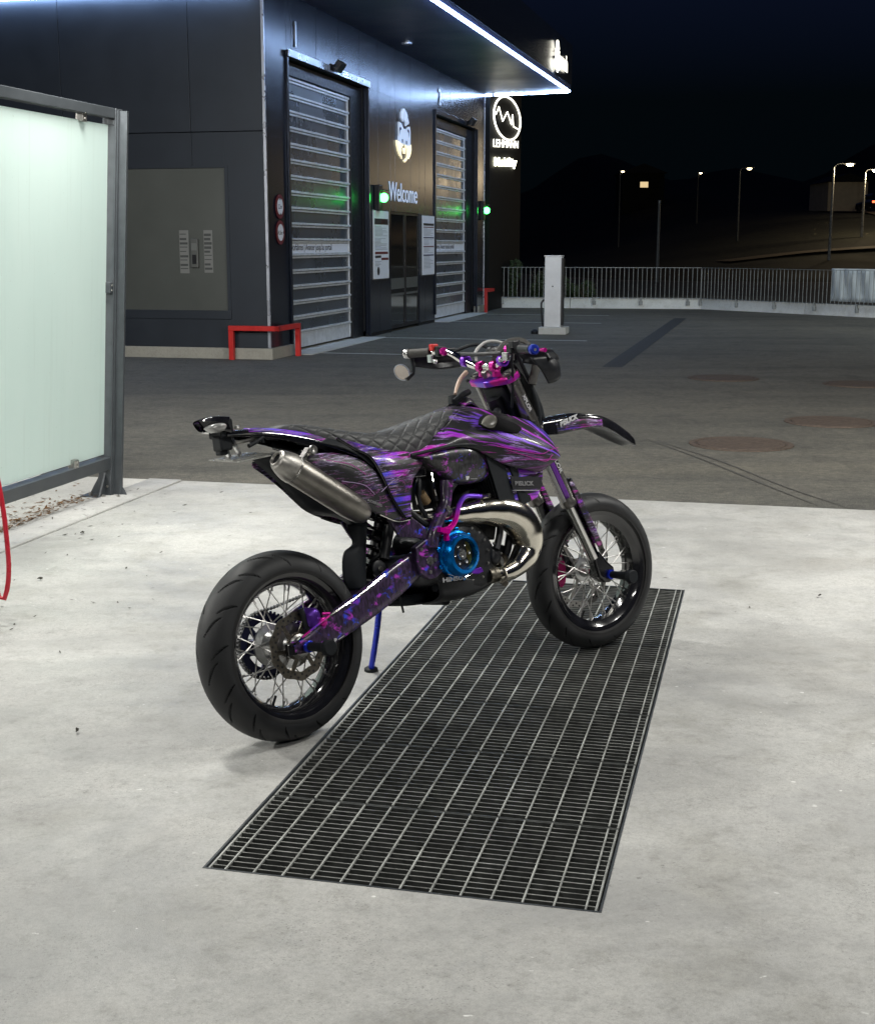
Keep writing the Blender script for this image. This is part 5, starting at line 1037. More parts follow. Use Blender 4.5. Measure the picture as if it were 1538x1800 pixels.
# skid plate and link guard
b = MB(); b.patch([[(0.60, -0.13, 0.43), (0.70, -0.145, 0.415), (0.80, -0.13, 0.40), (0.90, -0.105, 0.42), (0.97, -0.08, 0.50)], [(0.60, -0.12, 0.365), (0.70, -0.12, 0.350), (0.82, -0.11, 0.355), (0.93, -0.09, 0.385), (1.02, -0.07, 0.48)], [(0.58, 0.0, 0.345), (0.70, 0, 0.335), (0.82, 0.0, 0.338), (0.95, 0, 0.375), (1.045, 0, 0.48)], [(0.60, 0.12, 0.365), (0.70, 0.12, 0.350), (0.82, 0.11, 0.355), (0.93, 0.09, 0.385), (1.02, 0.07, 0.48)], [(0.60, 0.13, 0.43), (0.70, 0.145, 0.415), (0.80, 0.13, 0.40), (0.90, 0.105, 0.42), (0.97, 0.08, 0.50)]], 24, 30)
sk = b.build('skid_plate', M_BLKPLAST, B, solid=0.005)
b = MB(); b.cyl((0.69, -0.06, 0.345), (0.69, 0.06, 0.345), 0.024, 16); b.tube([(0.42, 0, 0.385), (0.55, 0, 0.362), (0.66, 0, 0.352)], 0.020, 10, 10); b.tube([(0.44, 0, 0.47), (0.47, 0, 0.40), (0.52, 0, 0.365)], 0.018, 8, 10); b.build('shock_linkage', M_BLKMATT, B)
text('skid_lettering', 'HINSON', 0.022, M_DECALW, lambda p: Vector((0.602 + p.x, -0.150 - p.z - 0.03 * math.sin(max(0, min(1, p.x / 0.13)) * 3.14) * 0.3, 0.418 + p.y - p.x * 0.05)), sk, 0.001, 1.35, 0.0006)
b = MB(); b.tube([(0.628, -0.152, 0.444), (0.67, -0.158, 0.427), (0.72, -0.158, 0.421), (0.755, -0.152, 0.432)], 0.0022, 6, 20); b.build('cover_edge', M_CHROME, sk)
b = MB(); b.poly([(0.742, -0.156, 0.432), (0.765, -0.156, 0.440), (0.79, -0.156, 0.442), (0.80, -0.156, 0.425), (0.77, -0.156, 0.42), (0.745, -0.156, 0.425)], (0, 0.01, 0)); b.build('guard_tab', M_VIOL, sk, bevel=0.002)
# ---- exhaust: chromed expansion chamber, connecting pipe, silencer
b = MB(); b.tube([(0.905, -0.01, 0.50), (0.955, -0.05, 0.475), (0.965, -0.09, 0.445), (0.92, -0.12, 0.412)], [0.020, 0.020, 0.022, 0.024], 18, 40); b.build('header_pipe', m_simple_noise('heat_darkened_pipe', (0.16, 0.14, 0.11), 0.3, 1.0), B)
b = MB(); b.tube([(0.885, -0.125, 0.400), (0.935, -0.128, 0.398), (1.00, -0.132, 0.418), (1.055, -0.136, 0.470), (1.052, -0.138, 0.540), (0.995, -0.138, 0.603), (0.91, -0.135, 0.632), (0.80, -0.130, 0.642), (0.70, -0.120, 0.643), (0.62, -0.095, 0.645), (0.52, -0.07, 0.67), (0.42, -0.08, 0.70), (0.33, -0.13, 0.71), (0.285, -0.162, 0.697)],
       [0.027, 0.036, 0.050, 0.063, 0.065, 0.061, 0.051, 0.039, 0.029, 0.022, 0.016, 0.014, 0.014, 0.014], 40, 150); ep = b.build('expansion_chamber', M_PIPE, B)
b = MB(); b.lathe((0.885, -0.125, 0.400), (-1, 0, 0.05), [(0, 0.030), (0.02, 0.031), (0.025, 0.027), (0.04, 0.026)], 24); b.bar((0.885, -0.15, 0.375), (0.90, -0.165, 0.36), 0.014, 0.02); b.tube([(0.91, -0.150, 0.415), (0.90, -0.165, 0.385), (0.875, -0.160, 0.37)], 0.006, 8, 12); b.build('pipe_clamp', M_DISC, ep)
b = MB(); b.tube([(0.835, -0.128, 0.676), (0.842, -0.150, 0.672), (0.842, -0.165, 0.655)], 0.003, 6, 10); b.bar((0.835, -0.13, 0.69), (0.835, -0.13, 0.665), 0.012, 0.006); b.build('pipe_bracket', M_STEEL, ep)
s0, s1 = Vector((-0.045, -0.172, 0.917)), Vector((0.285, -0.168, 0.694)); ax = (s1 - s0); SL = ax.length; ax.normalize()
b = MB(); b.lathe(s0 + ax * 0.055, ax, [(0, 0.0445), (0.004, 0.046), (0.26, 0.0455), (0.31, 0.040), (0.335, 0.031), (0.345, 0.020)], 48, caps=True); sil = b.build('silencer', M_SIL, B)
b = MB(); b.lathe(s0, ax, [(0.03, 0.018), (-0.006, 0.018), (-0.010, 0.0205), (-0.010, 0.0235), (-0.004, 0.0255), (-0.001, 0.032), (0.004, 0.0345), (0.022, 0.041), (0.040, 0.0455), (0.052, 0.0475), (0.058, 0.0475), (0.058, 0.044)], 48); b.build('end_cap', m_simple_noise('brushed_cap', (0.40, 0.385, 0.36), 0.42, 0.9), sil)
b = MB(); b.lathe(s0 + ax * -0.002, ax, [(0.0, 0.0178), (0.0, 0.0001)], 24); b.build('outlet', M_HOLE, sil)
b = MB(); b.lathe(s0 + ax * 0.062, ax, [(0.0, 0.0465), (0.001, 0.0478), (0.006, 0.0478), (0.007, 0.0465)], 48)
for a in (2.2, 3.6): pass
b.build('cap_band', M_STEEL, sil)
b = MB(); b.bar(s0 + ax * 0.10 + Vector((0.02, 0.02, 0.035)), Vector((0.105, -0.14, 0.935)), 0.02, 0.02); b.lathe((0.108, -0.158, 0.932), (0, -1, 0), [(0, 0.017), (0.006, 0.015), (0.006, 0.007), (0.003, 0.0001)], 18); b.build('silencer_mount', M_STEEL, sil, smooth=True)

# ---- seat with diamond quilting
b = MB()
st = [(0.060, 1.018, 1.008, 0.030), (0.095, 1.026, 1.004, 0.052), (0.15, 1.022, 0.992, 0.070), (0.22, 1.008, 0.965, 0.088), (0.30, 0.990, 0.938, 0.104), (0.38, 0.974, 0.912, 0.116), (0.46, 0.966, 0.890, 0.122), (0.54, 0.966, 0.878, 0.124), (0.60, 0.974, 0.880, 0.122), (0.66, 0.984, 0.905, 0.117), (0.73, 0.997, 0.935, 0.106), (0.79, 1.008, 0.962, 0.094), (0.85, 1.018, 0.985, 0.080), (0.885, 1.020, 1.000, 0.062), (0.905, 1.012, 1.004, 0.040)]
NU, NV = 330, 110
stc = [spline([(s[0], s[k], 0) for s in st], NU) for k in (1, 2, 3)]
grid = []; sx_ = 0.0; prevc = None
for i in range(NU):
    x = stc[0][i].x; zt, zb, hw = stc[0][i].y, stc[1][i].y, stc[2][i].y; row = []
    for j in range(NV + 1):
        a = math.pi * j / NV; ca, sa = math.cos(a), math.sin(a)
        row.append(Vector((x, -hw * math.copysign(abs(ca) ** 0.52, ca), zb + (zt - zb) * abs(sa) ** 0.62)))
    cen = row[NV // 2]
    if prevc: sx_ += (cen - prevc).length
    prevc = cen; arc = [0.0] * (NV + 1)
    for j in range(NV // 2 + 1, NV + 1): arc[j] = arc[j - 1] + (row[j] - row[j - 1]).length
    for j in range(NV // 2 - 1, -1, -1): arc[j] = arc[j + 1] - (row[j] - row[j + 1]).length
    grid.append((row, arc, sx_))
vsg = []
for i in range(NU):
    row, arc, s_ = grid[i]; out = []
    for j in range(NV + 1):
        tx = (grid[min(i + 1, NU - 1)][0][j] - grid[max(i - 1, 0)][0][j]); ty = (row[min(j + 1, NV)] - row[max(j - 1, 0)]); nn = ty.cross(tx)
        nn = nn.normalized() if nn.length > 1e-9 else Vector((0, 0, 1))
        if nn.dot(row[j] - Vector((row[j].x, 0, row[j].z - 0.08))) < 0: nn = -nn
        u_, v_ = s_ * 0.80, arc[j]; q1 = ((u_ + v_) / 0.050) % 1.0; q2 = ((u_ - v_) / 0.050) % 1.0; g_ = min(min(q1, 1 - q1), min(q2, 1 - q2))
        edge = min(1, max(0, (arc[NV] - abs(v_)) / 0.016)) * (1 if 0.10 < row[j].x < 0.885 else 0.0)
        hgt = (1 - math.exp(-g_ / 0.040)) * 0.0042 + 0.0012 * (4 * g_ * (1 - g_)) - 0.0045
        out.append(b.v(row[j] + nn * hgt * edge))
    vsg.append(out)
for i in range(NU - 1):
    for j in range(NV): b.f((vsg[i][j], vsg[i + 1][j], vsg[i + 1][j + 1], vsg[i][j + 1]))
b.f(vsg[0]); b.f(vsg[-1][::-1])
for i in range(NU - 1): b.f((vsg[i][0], vsg[i][NV], vsg[i + 1][NV], vsg[i + 1][0]))
seat = b.build('seat', M_VINYL, B, angle=80)
b = MB(); P = [(x_.x, -x_.z * 0 - hw_.y - 0.001, zb_.y) for x_, zb_, hw_ in zip(stc[0], stc[1], stc[2])]
for s_ in (-1, 1): b.tube([(p[0], p[1] * -s_, p[2]) for p in P[6:-6:6]], 0.0028, 6, 80)
b.build('seat_piping', M_BLKGLOSS, seat)
# ---- tail: rear fender
b = MB(); cr = [(-0.135, 1.020, 0.046, 0.012), (-0.06, 1.022, 0.060, 0.022), (0.04, 1.012, 0.072, 0.032), (0.14, 0.992, 0.084, 0.042), (0.24, 0.962, 0.096, 0.052), (0.34, 0.926, 0.108, 0.062), (0.44, 0.892, 0.118, 0.070), (0.54, 0.865, 0.124, 0.07), (0.62, 0.850, 0.124, 0.06)]
rows = [[(x, y * hw, z - dz) for x, z, hw, d_ in cr for dz in [d_ * k]] for y, k in ((-1.0, 1.0), (-0.99, 0.45), (-0.86, 0.10), (-0.5, -0.06), (0, -0.12), (0.5, -0.06), (0.86, 0.10), (0.99, 0.45), (1.0, 1.0))]
b.patch(rows, 50, 60); rf = b.build('rear_fender', M_BLKGLOSS, B, solid=0.004)
for s_ in (-1, 1):      # printed strip along the shoulder
    b = MB(); b.patch([[(x, s_ * hw * 0.995, z - d_ * 0.50 + 0.002) for x, z, hw, d_ in cr[1:]], [(x, s_ * (hw * 0.91 + 0.002), z - d_ * 0.13 + 0.004) for x, z, hw, d_ in cr[1:]], [(x, s_ * hw * 0.55, z + 0.006) for x, z, hw, d_ in cr[1:]]], 40, 8); b.build('fender_print', M_GRB, rf, solid=0.002)
    b = MB(); b.tube([(x, s_ * (hw + 0.002), z - d_ * 0.60) for x, z, hw, d_ in cr[:7]], 0.0022, 6, 40); b.build('fender_edge', M_CHROME if s_ < 0 else M_BLKGLOSS, rf)  # near edge in chrome: its highlight put into the material
# inner black airbox mass
b = MB(); b.poly([(x, -0.10, z) for x, z in ((0.20, 0.90), (0.58, 0.86), (0.60, 0.72), (0.50, 0.69), (0.33, 0.76))], (0, 0.20, 0)); b.build('airbox', M_BLKMATT, B, smooth=False, bevel=0.01)
# ---- side panels (number plates), mirrored pair
SPR = [[(0.070, -0.128, 0.918), (0.19, -0.143, 0.915), (0.28, -0.155, 0.888), (0.338, -0.160, 0.850), (0.378, -0.158, 0.800), (0.412, -0.152, 0.742), (0.465, -0.146, 0.664)],
       [(0.072, -0.136, 0.908), (0.165, -0.158, 0.885), (0.245, -0.170, 0.845), (0.295, -0.172, 0.805), (0.33, -0.168, 0.765), (0.378, -0.160, 0.715), (0.45, -0.149, 0.660)],
       [(0.072, -0.130, 0.898), (0.135, -0.148, 0.858), (0.195, -0.160, 0.812), (0.243, -0.162, 0.765), (0.285, -0.160, 0.725), (0.345, -0.156, 0.692), (0.432, -0.146, 0.658)]]
SPF = [[(0.235, -0.125, 0.962), (0.285, -0.148, 0.918), (0.335, -0.162, 0.884), (0.376, -0.164, 0.812), (0.408, -0.158, 0.745), (0.460, -0.150, 0.667)],
       [(0.42, -0.128, 0.905), (0.435, -0.150, 0.880), (0.445, -0.162, 0.845), (0.450, -0.165, 0.795), (0.460, -0.160, 0.740), (0.480, -0.150, 0.665)],
       [(0.600, -0.130, 0.872), (0.595, -0.138, 0.852), (0.572, -0.146, 0.830), (0.525, -0.150, 0.788), (0.503, -0.150, 0.73), (0.498, -0.146, 0.664)]]
for s_ in (-1, 1):
    F = (lambda r_: r_) if s_ < 0 else mir
    b = MB(); b.patch([F(r_) for r_ in SPR], 40, 14); sp_ = b.build('side_panel', M_GR3, B, solid=0.004)
    b = MB(); b.patch([F(r_) for r_ in SPF], 36, 14); b.build('front_section', M_GR2, sp_, solid=0.004)
    b = MB(); b.tube(F([(0.235, -0.129, 0.960), (0.285, -0.152, 0.918), (0.335, -0.166, 0.884), (0.376, -0.168, 0.812), (0.408, -0.162, 0.745), (0.465, -0.153, 0.664), (0.492, -0.149, 0.660)]), 0.0052, 8, 40); b.build('panel_edge', M_BLKGLOSS, sp_)
    b = MB(); b.patch([F([(0.16, -0.132, 0.952), (0.24, -0.146, 0.925), (0.30, -0.156, 0.890), (0.345, -0.162, 0.850)]), F([(0.20, -0.120, 0.965), (0.27, -0.140, 0.935), (0.325, -0.152, 0.898), (0.36, -0.160, 0.850)])], 20, 5); b.build('grab_recess', M_BLKMATT, sp_, solid=0.004)
    b = MB(); b.tube(F([(0.35, -0.161, 0.690), (0.43, -0.150, 0.6575), (0.49, -0.147, 0.655)]), 0.003, 6, 16); b.build('lower_lip', M_CHROME if s_ < 0 else M_BLKGLOSS, sp_)
    for pts in ([(0.150, -0.1655, 0.895), (0.245, -0.174, 0.868), (0.30, -0.1745, 0.83)], [(0.20, -0.172, 0.82), (0.29, -0.1755, 0.795), (0.33, -0.1715, 0.76)], [(0.36, -0.171, 0.765), (0.42, -0.167, 0.795), (0.47, -0.1665, 0.812)]):
        b = MB(); b.tube(F(pts), 0.0014, 5, 14); b.build('pinstripe', M_HAIR if pts[0][0] > 0.19 else M_HAIRP, sp_)
text('panel_lettering', 'ACERBIS', 0.013, M_DECALG, lambda p: Vector((0.298 + p.x * 0.94, -0.1685 + 0.06 * p.x - p.z, 0.742 + p.y - p.x * 0.42)), bpy.data.objects['side_panel'], 0.0008, 1.35, 0.0004)
# ---- tank, shrouds
TOP = [(0.505, -0.124, 0.880), (0.60, -0.126, 0.884), (0.675, -0.120, 0.918), (0.75, -0.108, 0.955), (0.80, -0.096, 0.985), (0.86, -0.080, 1.005), (0.94, -0.090, 1.000), (1.04, -0.115, 0.972), (1.14, -0.150, 0.932), (1.19, -0.180, 0.875), (1.216, -0.200, 0.805)]
MID = [(0.505, -0.130, 0.874), (0.60, -0.146, 0.874), (0.68, -0.160, 0.895), (0.76, -0.172, 0.912), (0.83, -0.182, 0.912), (0.90, -0.190, 0.905), (0.98, -0.203, 0.885), (1.06, -0.215, 0.858), (1.13, -0.222, 0.832), (1.185, -0.218, 0.812), (1.216, -0.206, 0.796)]
BOT = [(0.495, -0.132, 0.870), (0.56, -0.148, 0.860), (0.65, -0.164, 0.876), (0.74, -0.176, 0.877), (0.805, -0.184, 0.862), (0.865, -0.190, 0.828), (0.94, -0.196, 0.790), (1.02, -0.203, 0.765), (1.095, -0.208, 0.748), (1.165, -0.208, 0.772), (1.214, -0.203, 0.787)]
for s_ in (-1, 1):
    F = (lambda r_: r_) if s_ < 0 else mir
    b = MB(); b.patch([F(TOP), F(MID), F(BOT)], 70, 20); shd = b.build('shroud', M_GR1, B, solid=0.005)
    b = MB(); b.patch([F([(0.925, -0.170, 0.795), (1.02, -0.186, 0.774), (1.13, -0.190, 0.756)]), F([(0.940, -0.176, 0.735), (1.03, -0.192, 0.718), (1.115, -0.192, 0.705)]), F([(0.955, -0.172, 0.655), (1.025, -0.182, 0.642), (1.090, -0.186, 0.655)])], 16, 12); lo_ = b.build('lower_shroud', M_GR2, shd, solid=0.005)
    if s_ < 0:
        b = MB(); b.poly([(0.955, -0.1905, 0.748), (1.10, -0.200, 0.726), (1.110, -0.200, 0.702), (1.096, -0.199, 0.684), (0.962, -0.188, 0.700)], (0, -0.002, 0)); b.build('decal_panel', M_INK, lo_, smooth=False)
        text('shroud_lettering', 'BISLICK', 0.022, M_DECALG, lambda p: Vector((0.972 + p.x, -0.1945 - p.x * 0.060 - p.z, 0.712 + p.y - p.x * 0.12)), lo_, 0.0008, 1.22, 0.0008)
        b = MB(); b.tube([(0.985, -0.195, 0.776), (1.06, -0.204, 0.760), (1.11, -0.203, 0.745)], 0.0018, 5, 10); b.bar((0.962, -0.192, 0.696), (1.085, -0.200, 0.680), 0.002, 0.006, (0, 1, 0)); b.build('decal_lines', M_DECALW, lo_)
        b = MB(); b.patch([[(0.965, -0.1815, 0.782), (1.04, -0.197, 0.768), (1.10, -0.201, 0.757)], [(0.975, -0.1825, 0.756), (1.04, -0.197, 0.744), (1.09, -0.2, 0.742)]], 8, 4); b.build('violet_band', M_DECALV, lo_, solid=0.001)
        # chevron pinstripes on the shroud nose
        b = MB()
        for pts in ([(0.94, -0.2065, 0.845), (1.05, -0.2185, 0.805), (1.125, -0.2225, 0.783), (1.155, -0.2225, 0.800), (1.205, -0.214, 0.816)], [(0.90, -0.200, 0.862), (1.00, -0.213, 0.835), (1.10, -0.225, 0.812), (1.15, -0.225, 0.822), (1.20, -0.217, 0.826)]): b.tube(pts, 0.0013, 5, 30)
        b.build('nose_pinstripe', M_HAIRP, shd)
    # recess to the tank, its shade painted on as a domed black patch
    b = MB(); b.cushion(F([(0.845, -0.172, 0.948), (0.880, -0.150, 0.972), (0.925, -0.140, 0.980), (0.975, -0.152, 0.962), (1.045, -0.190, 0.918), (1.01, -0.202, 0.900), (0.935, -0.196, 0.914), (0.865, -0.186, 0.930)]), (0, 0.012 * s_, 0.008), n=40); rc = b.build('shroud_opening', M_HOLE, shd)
    b = MB(); b.cushion(F([(0.850, -0.184, 0.948), (0.880, -0.168, 0.966), (0.925, -0.156, 0.977), (0.950, -0.160, 0.970), (0.935, -0.180, 0.950), (0.905, -0.194, 0.932), (0.87, -0.196, 0.932)]), (0, 0.010 * s_, 0.006), n=40); b.build('tank_wall', M_PALEPLAST, rc)
# tank top bridge
ft = [(x, y, z) for x, y, z in TOP[2:9]]
b = MB(); b.patch([ft, [(x, y * 0.5, z + 0.014) for x, y, z in ft], [(x, 0, z + 0.018) for x, y, z in ft], [(x, -y * 0.5, z + 0.014) for x, y, z in ft], mir(ft)], 40, 24); tk = b.build('tank', M_GR1, B, solid=0.006)
b = MB(); b.patch([[(0.885, -0.045, 1.012), (0.94, -0.05, 1.026), (0.995, -0.05, 1.000)], [(0.90, -0.03, 1.030), (0.95, -0.035, 1.050), (0.985, -0.03, 1.012)], [(0.90, 0.03, 1.030), (0.95, 0.035, 1.050), (0.985, 0.03, 1.012)], [(0.885, 0.045, 1.012), (0.94, 0.05, 1.026), (0.995, 0.05, 1.000)]], 14, 12); b.build('tank_nose', M_SPLAT, tk, solid=0.004)
b = MB(); b.cyl((0.915, 0.0, 1.03), (0.92, 0.0, 1.062), 0.030, 24); b.tube([(0.88, -0.03, 1.040), (0.93, -0.02, 1.062), (0.985, 0.0, 1.072)], 0.012, 10, 12); cp = b.build('filler_cap', M_BLKMATT, tk)
b = MB(); b.tube([(0.935, 0.02, 1.07), (0.965, 0.04, 1.09), (1.01, 0.06, 1.125), (1.06, 0.075, 1.150)], [0.006, 0.008, 0.009], 8, 16); b.build('vent_tube', m_simple_noise('pale_rubber_tube', (0.45, 0.33, 0.26), 0.4), cp)
# bulged side cover with specks (tank side)
for s_ in (-1, 1):
    F = (lambda r_: r_) if s_ < 0 else mir
    b = MB(); b.cushion(F([(0.560, -0.150, 0.862), (0.627, -0.160, 0.869), (0.706, -0.166, 0.877), (0.786, -0.168, 0.872), (0.845, -0.166, 0.858), (0.892, -0.160, 0.822), (0.914, -0.155, 0.780), (0.895, -0.152, 0.755), (0.837, -0.150, 0.742), (0.760, -0.148, 0.743), (0.709, -0.146, 0.755), (0.66, -0.144, 0.790), (0.600, -0.144, 0.825)]), (0, 0.026 * s_, 0), n=72, rings=12, back=F([(0, 0.06, 0)])[0]); tc = b.build('tank_side_cover', M_SPLAT, B)
    b = MB(); b.tube(F([(0.53, -0.150, 0.872), (0.60, -0.162, 0.878), (0.70, -0.178, 0.886), (0.79, -0.182, 0.880), (0.855, -0.182, 0.860), (0.905, -0.180, 0.818)]), 0.006, 8, 30); b.build('cover_rim', M_BLKMATT, tc)
    if s_ < 0:
        b = MB(); b.poly([(0.755, -0.171, 0.758), (0.755, -0.171, 0.776), (0.771, -0.171, 0.776), (0.771, -0.171, 0.766), (0.764, -0.171, 0.758)], (0, -0.001, 0)); b.bar((0.776, -0.172, 0.7605), (0.806, -0.172, 0.757), 0.001, 0.0045, (0, 1, 0)); b.build('cover_mark', M_DECALW, tc, smooth=False)
# radiators
for s_ in (-1, 1):
    b = MB(); b.box((1.000, 0.135 * s_, 0.755), (0.06, 0.11, 0.24), Matrix.Rotation(R(-14), 3, 'Y')); rd = b.build('radiator', M_BLKMATT, B, smooth=False, bevel=0.006)
    b = MB()
    for k in range(9): b.box((0.915, (0.07 + k * 0.014) * s_, 0.745), (0.075, 0.004, 0.20), Matrix.Rotation(R(-14), 3, 'Y'))
    b.poly([(0.88, 0.135 * s_, 0.83), (0.96, 0.15 * s_, 0.80), (0.985, 0.15 * s_, 0.68), (0.90, 0.14 * s_, 0.665)], (0, -0.012 * s_, 0)); b.build('radiator_shield', M_BLKMATT, rd, smooth=False)
    b = MB(); b.tube([(0.95, 0.12 * s_, 0.655), (1.02, 0.13 * s_, 0.645), (1.08, 0.14 * s_, 0.652), (1.10, 0.14 * s_, 0.68)], 0.012, 10, 20); b.build('radiator_hose', M_BLKMATT, rd)
# carburettor and rear hoses seen through the gap
b = MB(); b.cyl((0.60, -0.06, 0.765), (0.78, -0.05, 0.745), 0.038, 20); b.box((0.655, -0.06, 0.72), (0.08, 0.07, 0.09)); b.tube([(0.60, -0.10, 0.83), (0.58, -0.115, 0.76), (0.575, -0.11, 0.70), (0.60, -0.11, 0.65)], 0.010, 8, 20); b.tube([(0.635, -0.12, 0.83), (0.63, -0.13, 0.76), (0.64, -0.13, 0.70)], 0.007, 8, 20); cb = b.build('carburettor', M_BLKPLAST, B, bevel=0.004)
b = MB(); b.tube([(0.632, -0.131, 0.80), (0.628, -0.138, 0.755), (0.634, -0.137, 0.72)], 0.0035, 6, 14); b.tube([(0.572, -0.12, 0.79), (0.553, -0.125, 0.765), (0.548, -0.125, 0.735), (0.556, -0.12, 0.70)], 0.003, 6, 16); b.build('cable_ends', M_CHROME, cb)
b = MB(); b.cyl((0.585, -0.115, 0.735), (0.610, -0.112, 0.70), 0.016, 14); b.build('solenoid', m_simple_noise('tan_brass', (0.22, 0.15, 0.08), 0.4, 0.4), cb)
# ---- mud flap behind the tyre hugging the swingarm
b = MB(); b.patch([[(-0.045, -0.03, 0.930), (0.03, -0.045, 0.850), (0.13, -0.055, 0.735), (0.245, -0.055, 0.700), (0.305, -0.045, 0.668)], [(0.00, -0.10, 0.935), (0.10, -0.12, 0.84), (0.20, -0.13, 0.755), (0.29, -0.12, 0.70), (0.345, -0.09, 0.66)], [(0.07, 0.02, 0.940), (0.16, 0.05, 0.86), (0.26, 0.08, 0.78), (0.33, 0.08, 0.72), (0.40, 0.06, 0.67)]], 24, 12); mg = b.build('mud_guard', M_BLKMATT, B, solid=0.004)
b = MB(); b.patch([[(0.290, -0.05, 0.668), (0.304, -0.05, 0.600), (0.262, -0.05, 0.575), (0.247, -0.05, 0.494), (0.262, -0.05, 0.448)], [(0.325, -0.068, 0.668), (0.328, -0.068, 0.60), (0.302, -0.070, 0.567), (0.290, -0.070, 0.49), (0.298, -0.068, 0.445)], [(0.385, -0.045, 0.668), (0.370, -0.045, 0.600), (0.362, -0.045, 0.560), (0.350, -0.045, 0.490), (0.345, -0.045, 0.441)], [(0.40, 0.03, 0.668), (0.39, 0.03, 0.600), (0.38, 0.03, 0.560), (0.37, 0.03, 0.490), (0.36, 0.03, 0.441)]], 26, 20); b.build('mud_flap', M_BLKMATT, mg, solid=0.004)
# ---- tail light and number plate hanger
b = MB(); b.patch([[(-0.212, -0.02, 1.066), (-0.18, -0.05, 1.060), (-0.13, -0.055, 1.050)], [(-0.204, 0, 1.070), (-0.165, -0.03, 1.076), (-0.112, -0.04, 1.070)], [(-0.205, 0.03, 1.062), (-0.165, 0.045, 1.070), (-0.115, 0.05, 1.062)], [(-0.195, 0.02, 1.035), (-0.16, 0.05, 1.03), (-0.12, 0.05, 1.025)], [(-0.195, -0.02, 1.032), (-0.16, -0.045, 1.028), (-0.12, -0.05, 1.018)], [(-0.212, -0.02, 1.066), (-0.18, -0.05, 1.060), (-0.13, -0.055, 1.050)]], 16, 40); tl = b.build('tail_light', M_BLKGLOSS, B)
b = MB(); b.cushion([(-0.205, -0.055, 1.040), (-0.19, -0.058, 1.050), (-0.155, -0.060, 1.052), (-0.140, -0.060, 1.044), (-0.150, -0.058, 1.028), (-0.180, -0.056, 1.024)], (0, -0.012, 0), n=30, back=(0, 0.03, 0)); b.build('lens', M_CLEAR, tl)
b = MB(); b.cushion([(-0.195, -0.02, 1.067), (-0.17, -0.032, 1.072), (-0.135, -0.032, 1.073), (-0.14, 0.01, 1.074), (-0.18, 0.015, 1.071)], (0, 0, 0.006), n=30); b.build('upper_lens', M_CLEAR, tl)
b = MB(); b.box((-0.128, -0.005, 1.035), (0.05, 0.075, 0.06)); b.box((-0.132, -0.01, 0.990), (0.045, 0.05, 0.05)); b.box((-0.135, -0.005, 0.966), (0.03, 0.035, 0.03)); b.build('light_bracket', M_BLKMATT, tl, smooth=False, bevel=0.006)
b = MB(); b.lathe((-0.092, -0.045, 1.030), (0, 0, 1), [(0, 0.010), (0.008, 0.009), (0.010, 0.0001)], 12); b.build('fender_screw', M_STEEL, tl)
b = MB(); b.box((-0.060, -0.01, 0.937), (0.15, 0.17, 0.003), Matrix.Rotation(R(6), 3, 'X') @ Matrix.Rotation(R(-4), 3, 'Y')); b.box((-0.12, -0.01, 0.936), (0.03, 0.10, 0.007), Matrix.Rotation(R(6), 3, 'X') @ Matrix.Rotation(R(-4), 3, 'Y')); ph = b.build('plate_carrier', m_simple_noise('clear_worn_plastic', (0.30, 0.30, 0.28), 0.25, sc=40, amt=0.5), B, smooth=False)
b = MB(); b.bar((-0.108, -0.03, 1.00), (-0.085, -0.03, 0.944), 0.014, 0.010); b.bar((-0.108, 0.03, 1.00), (-0.085, 0.03, 0.944), 0.014, 0.010); b.build('carrier_legs', M_ALU, ph, smooth=False)
b = MB(); b.tube([(-0.10, -0.035, 0.985), (-0.05, -0.05, 0.990), (0.0, -0.055, 1.002)], 0.006, 8, 12); b.build('wiring_sleeve', M_STEEL, ph)
b = MB(); b.tube([(0.0, -0.06, 1.00), (-0.03, -0.065, 0.985), (-0.075, -0.07, 0.970)], 0.007, 8, 12); b.cyl((0.01, -0.05, 0.995), (0.05, -0.06, 0.985), 0.010, 10); b.cyl((-0.012, -0.06, 1.004), (-0.012, -0.06, 0.975), 0.006, 8); b.build('indicator_stalk', M_BLKMATT, ph)
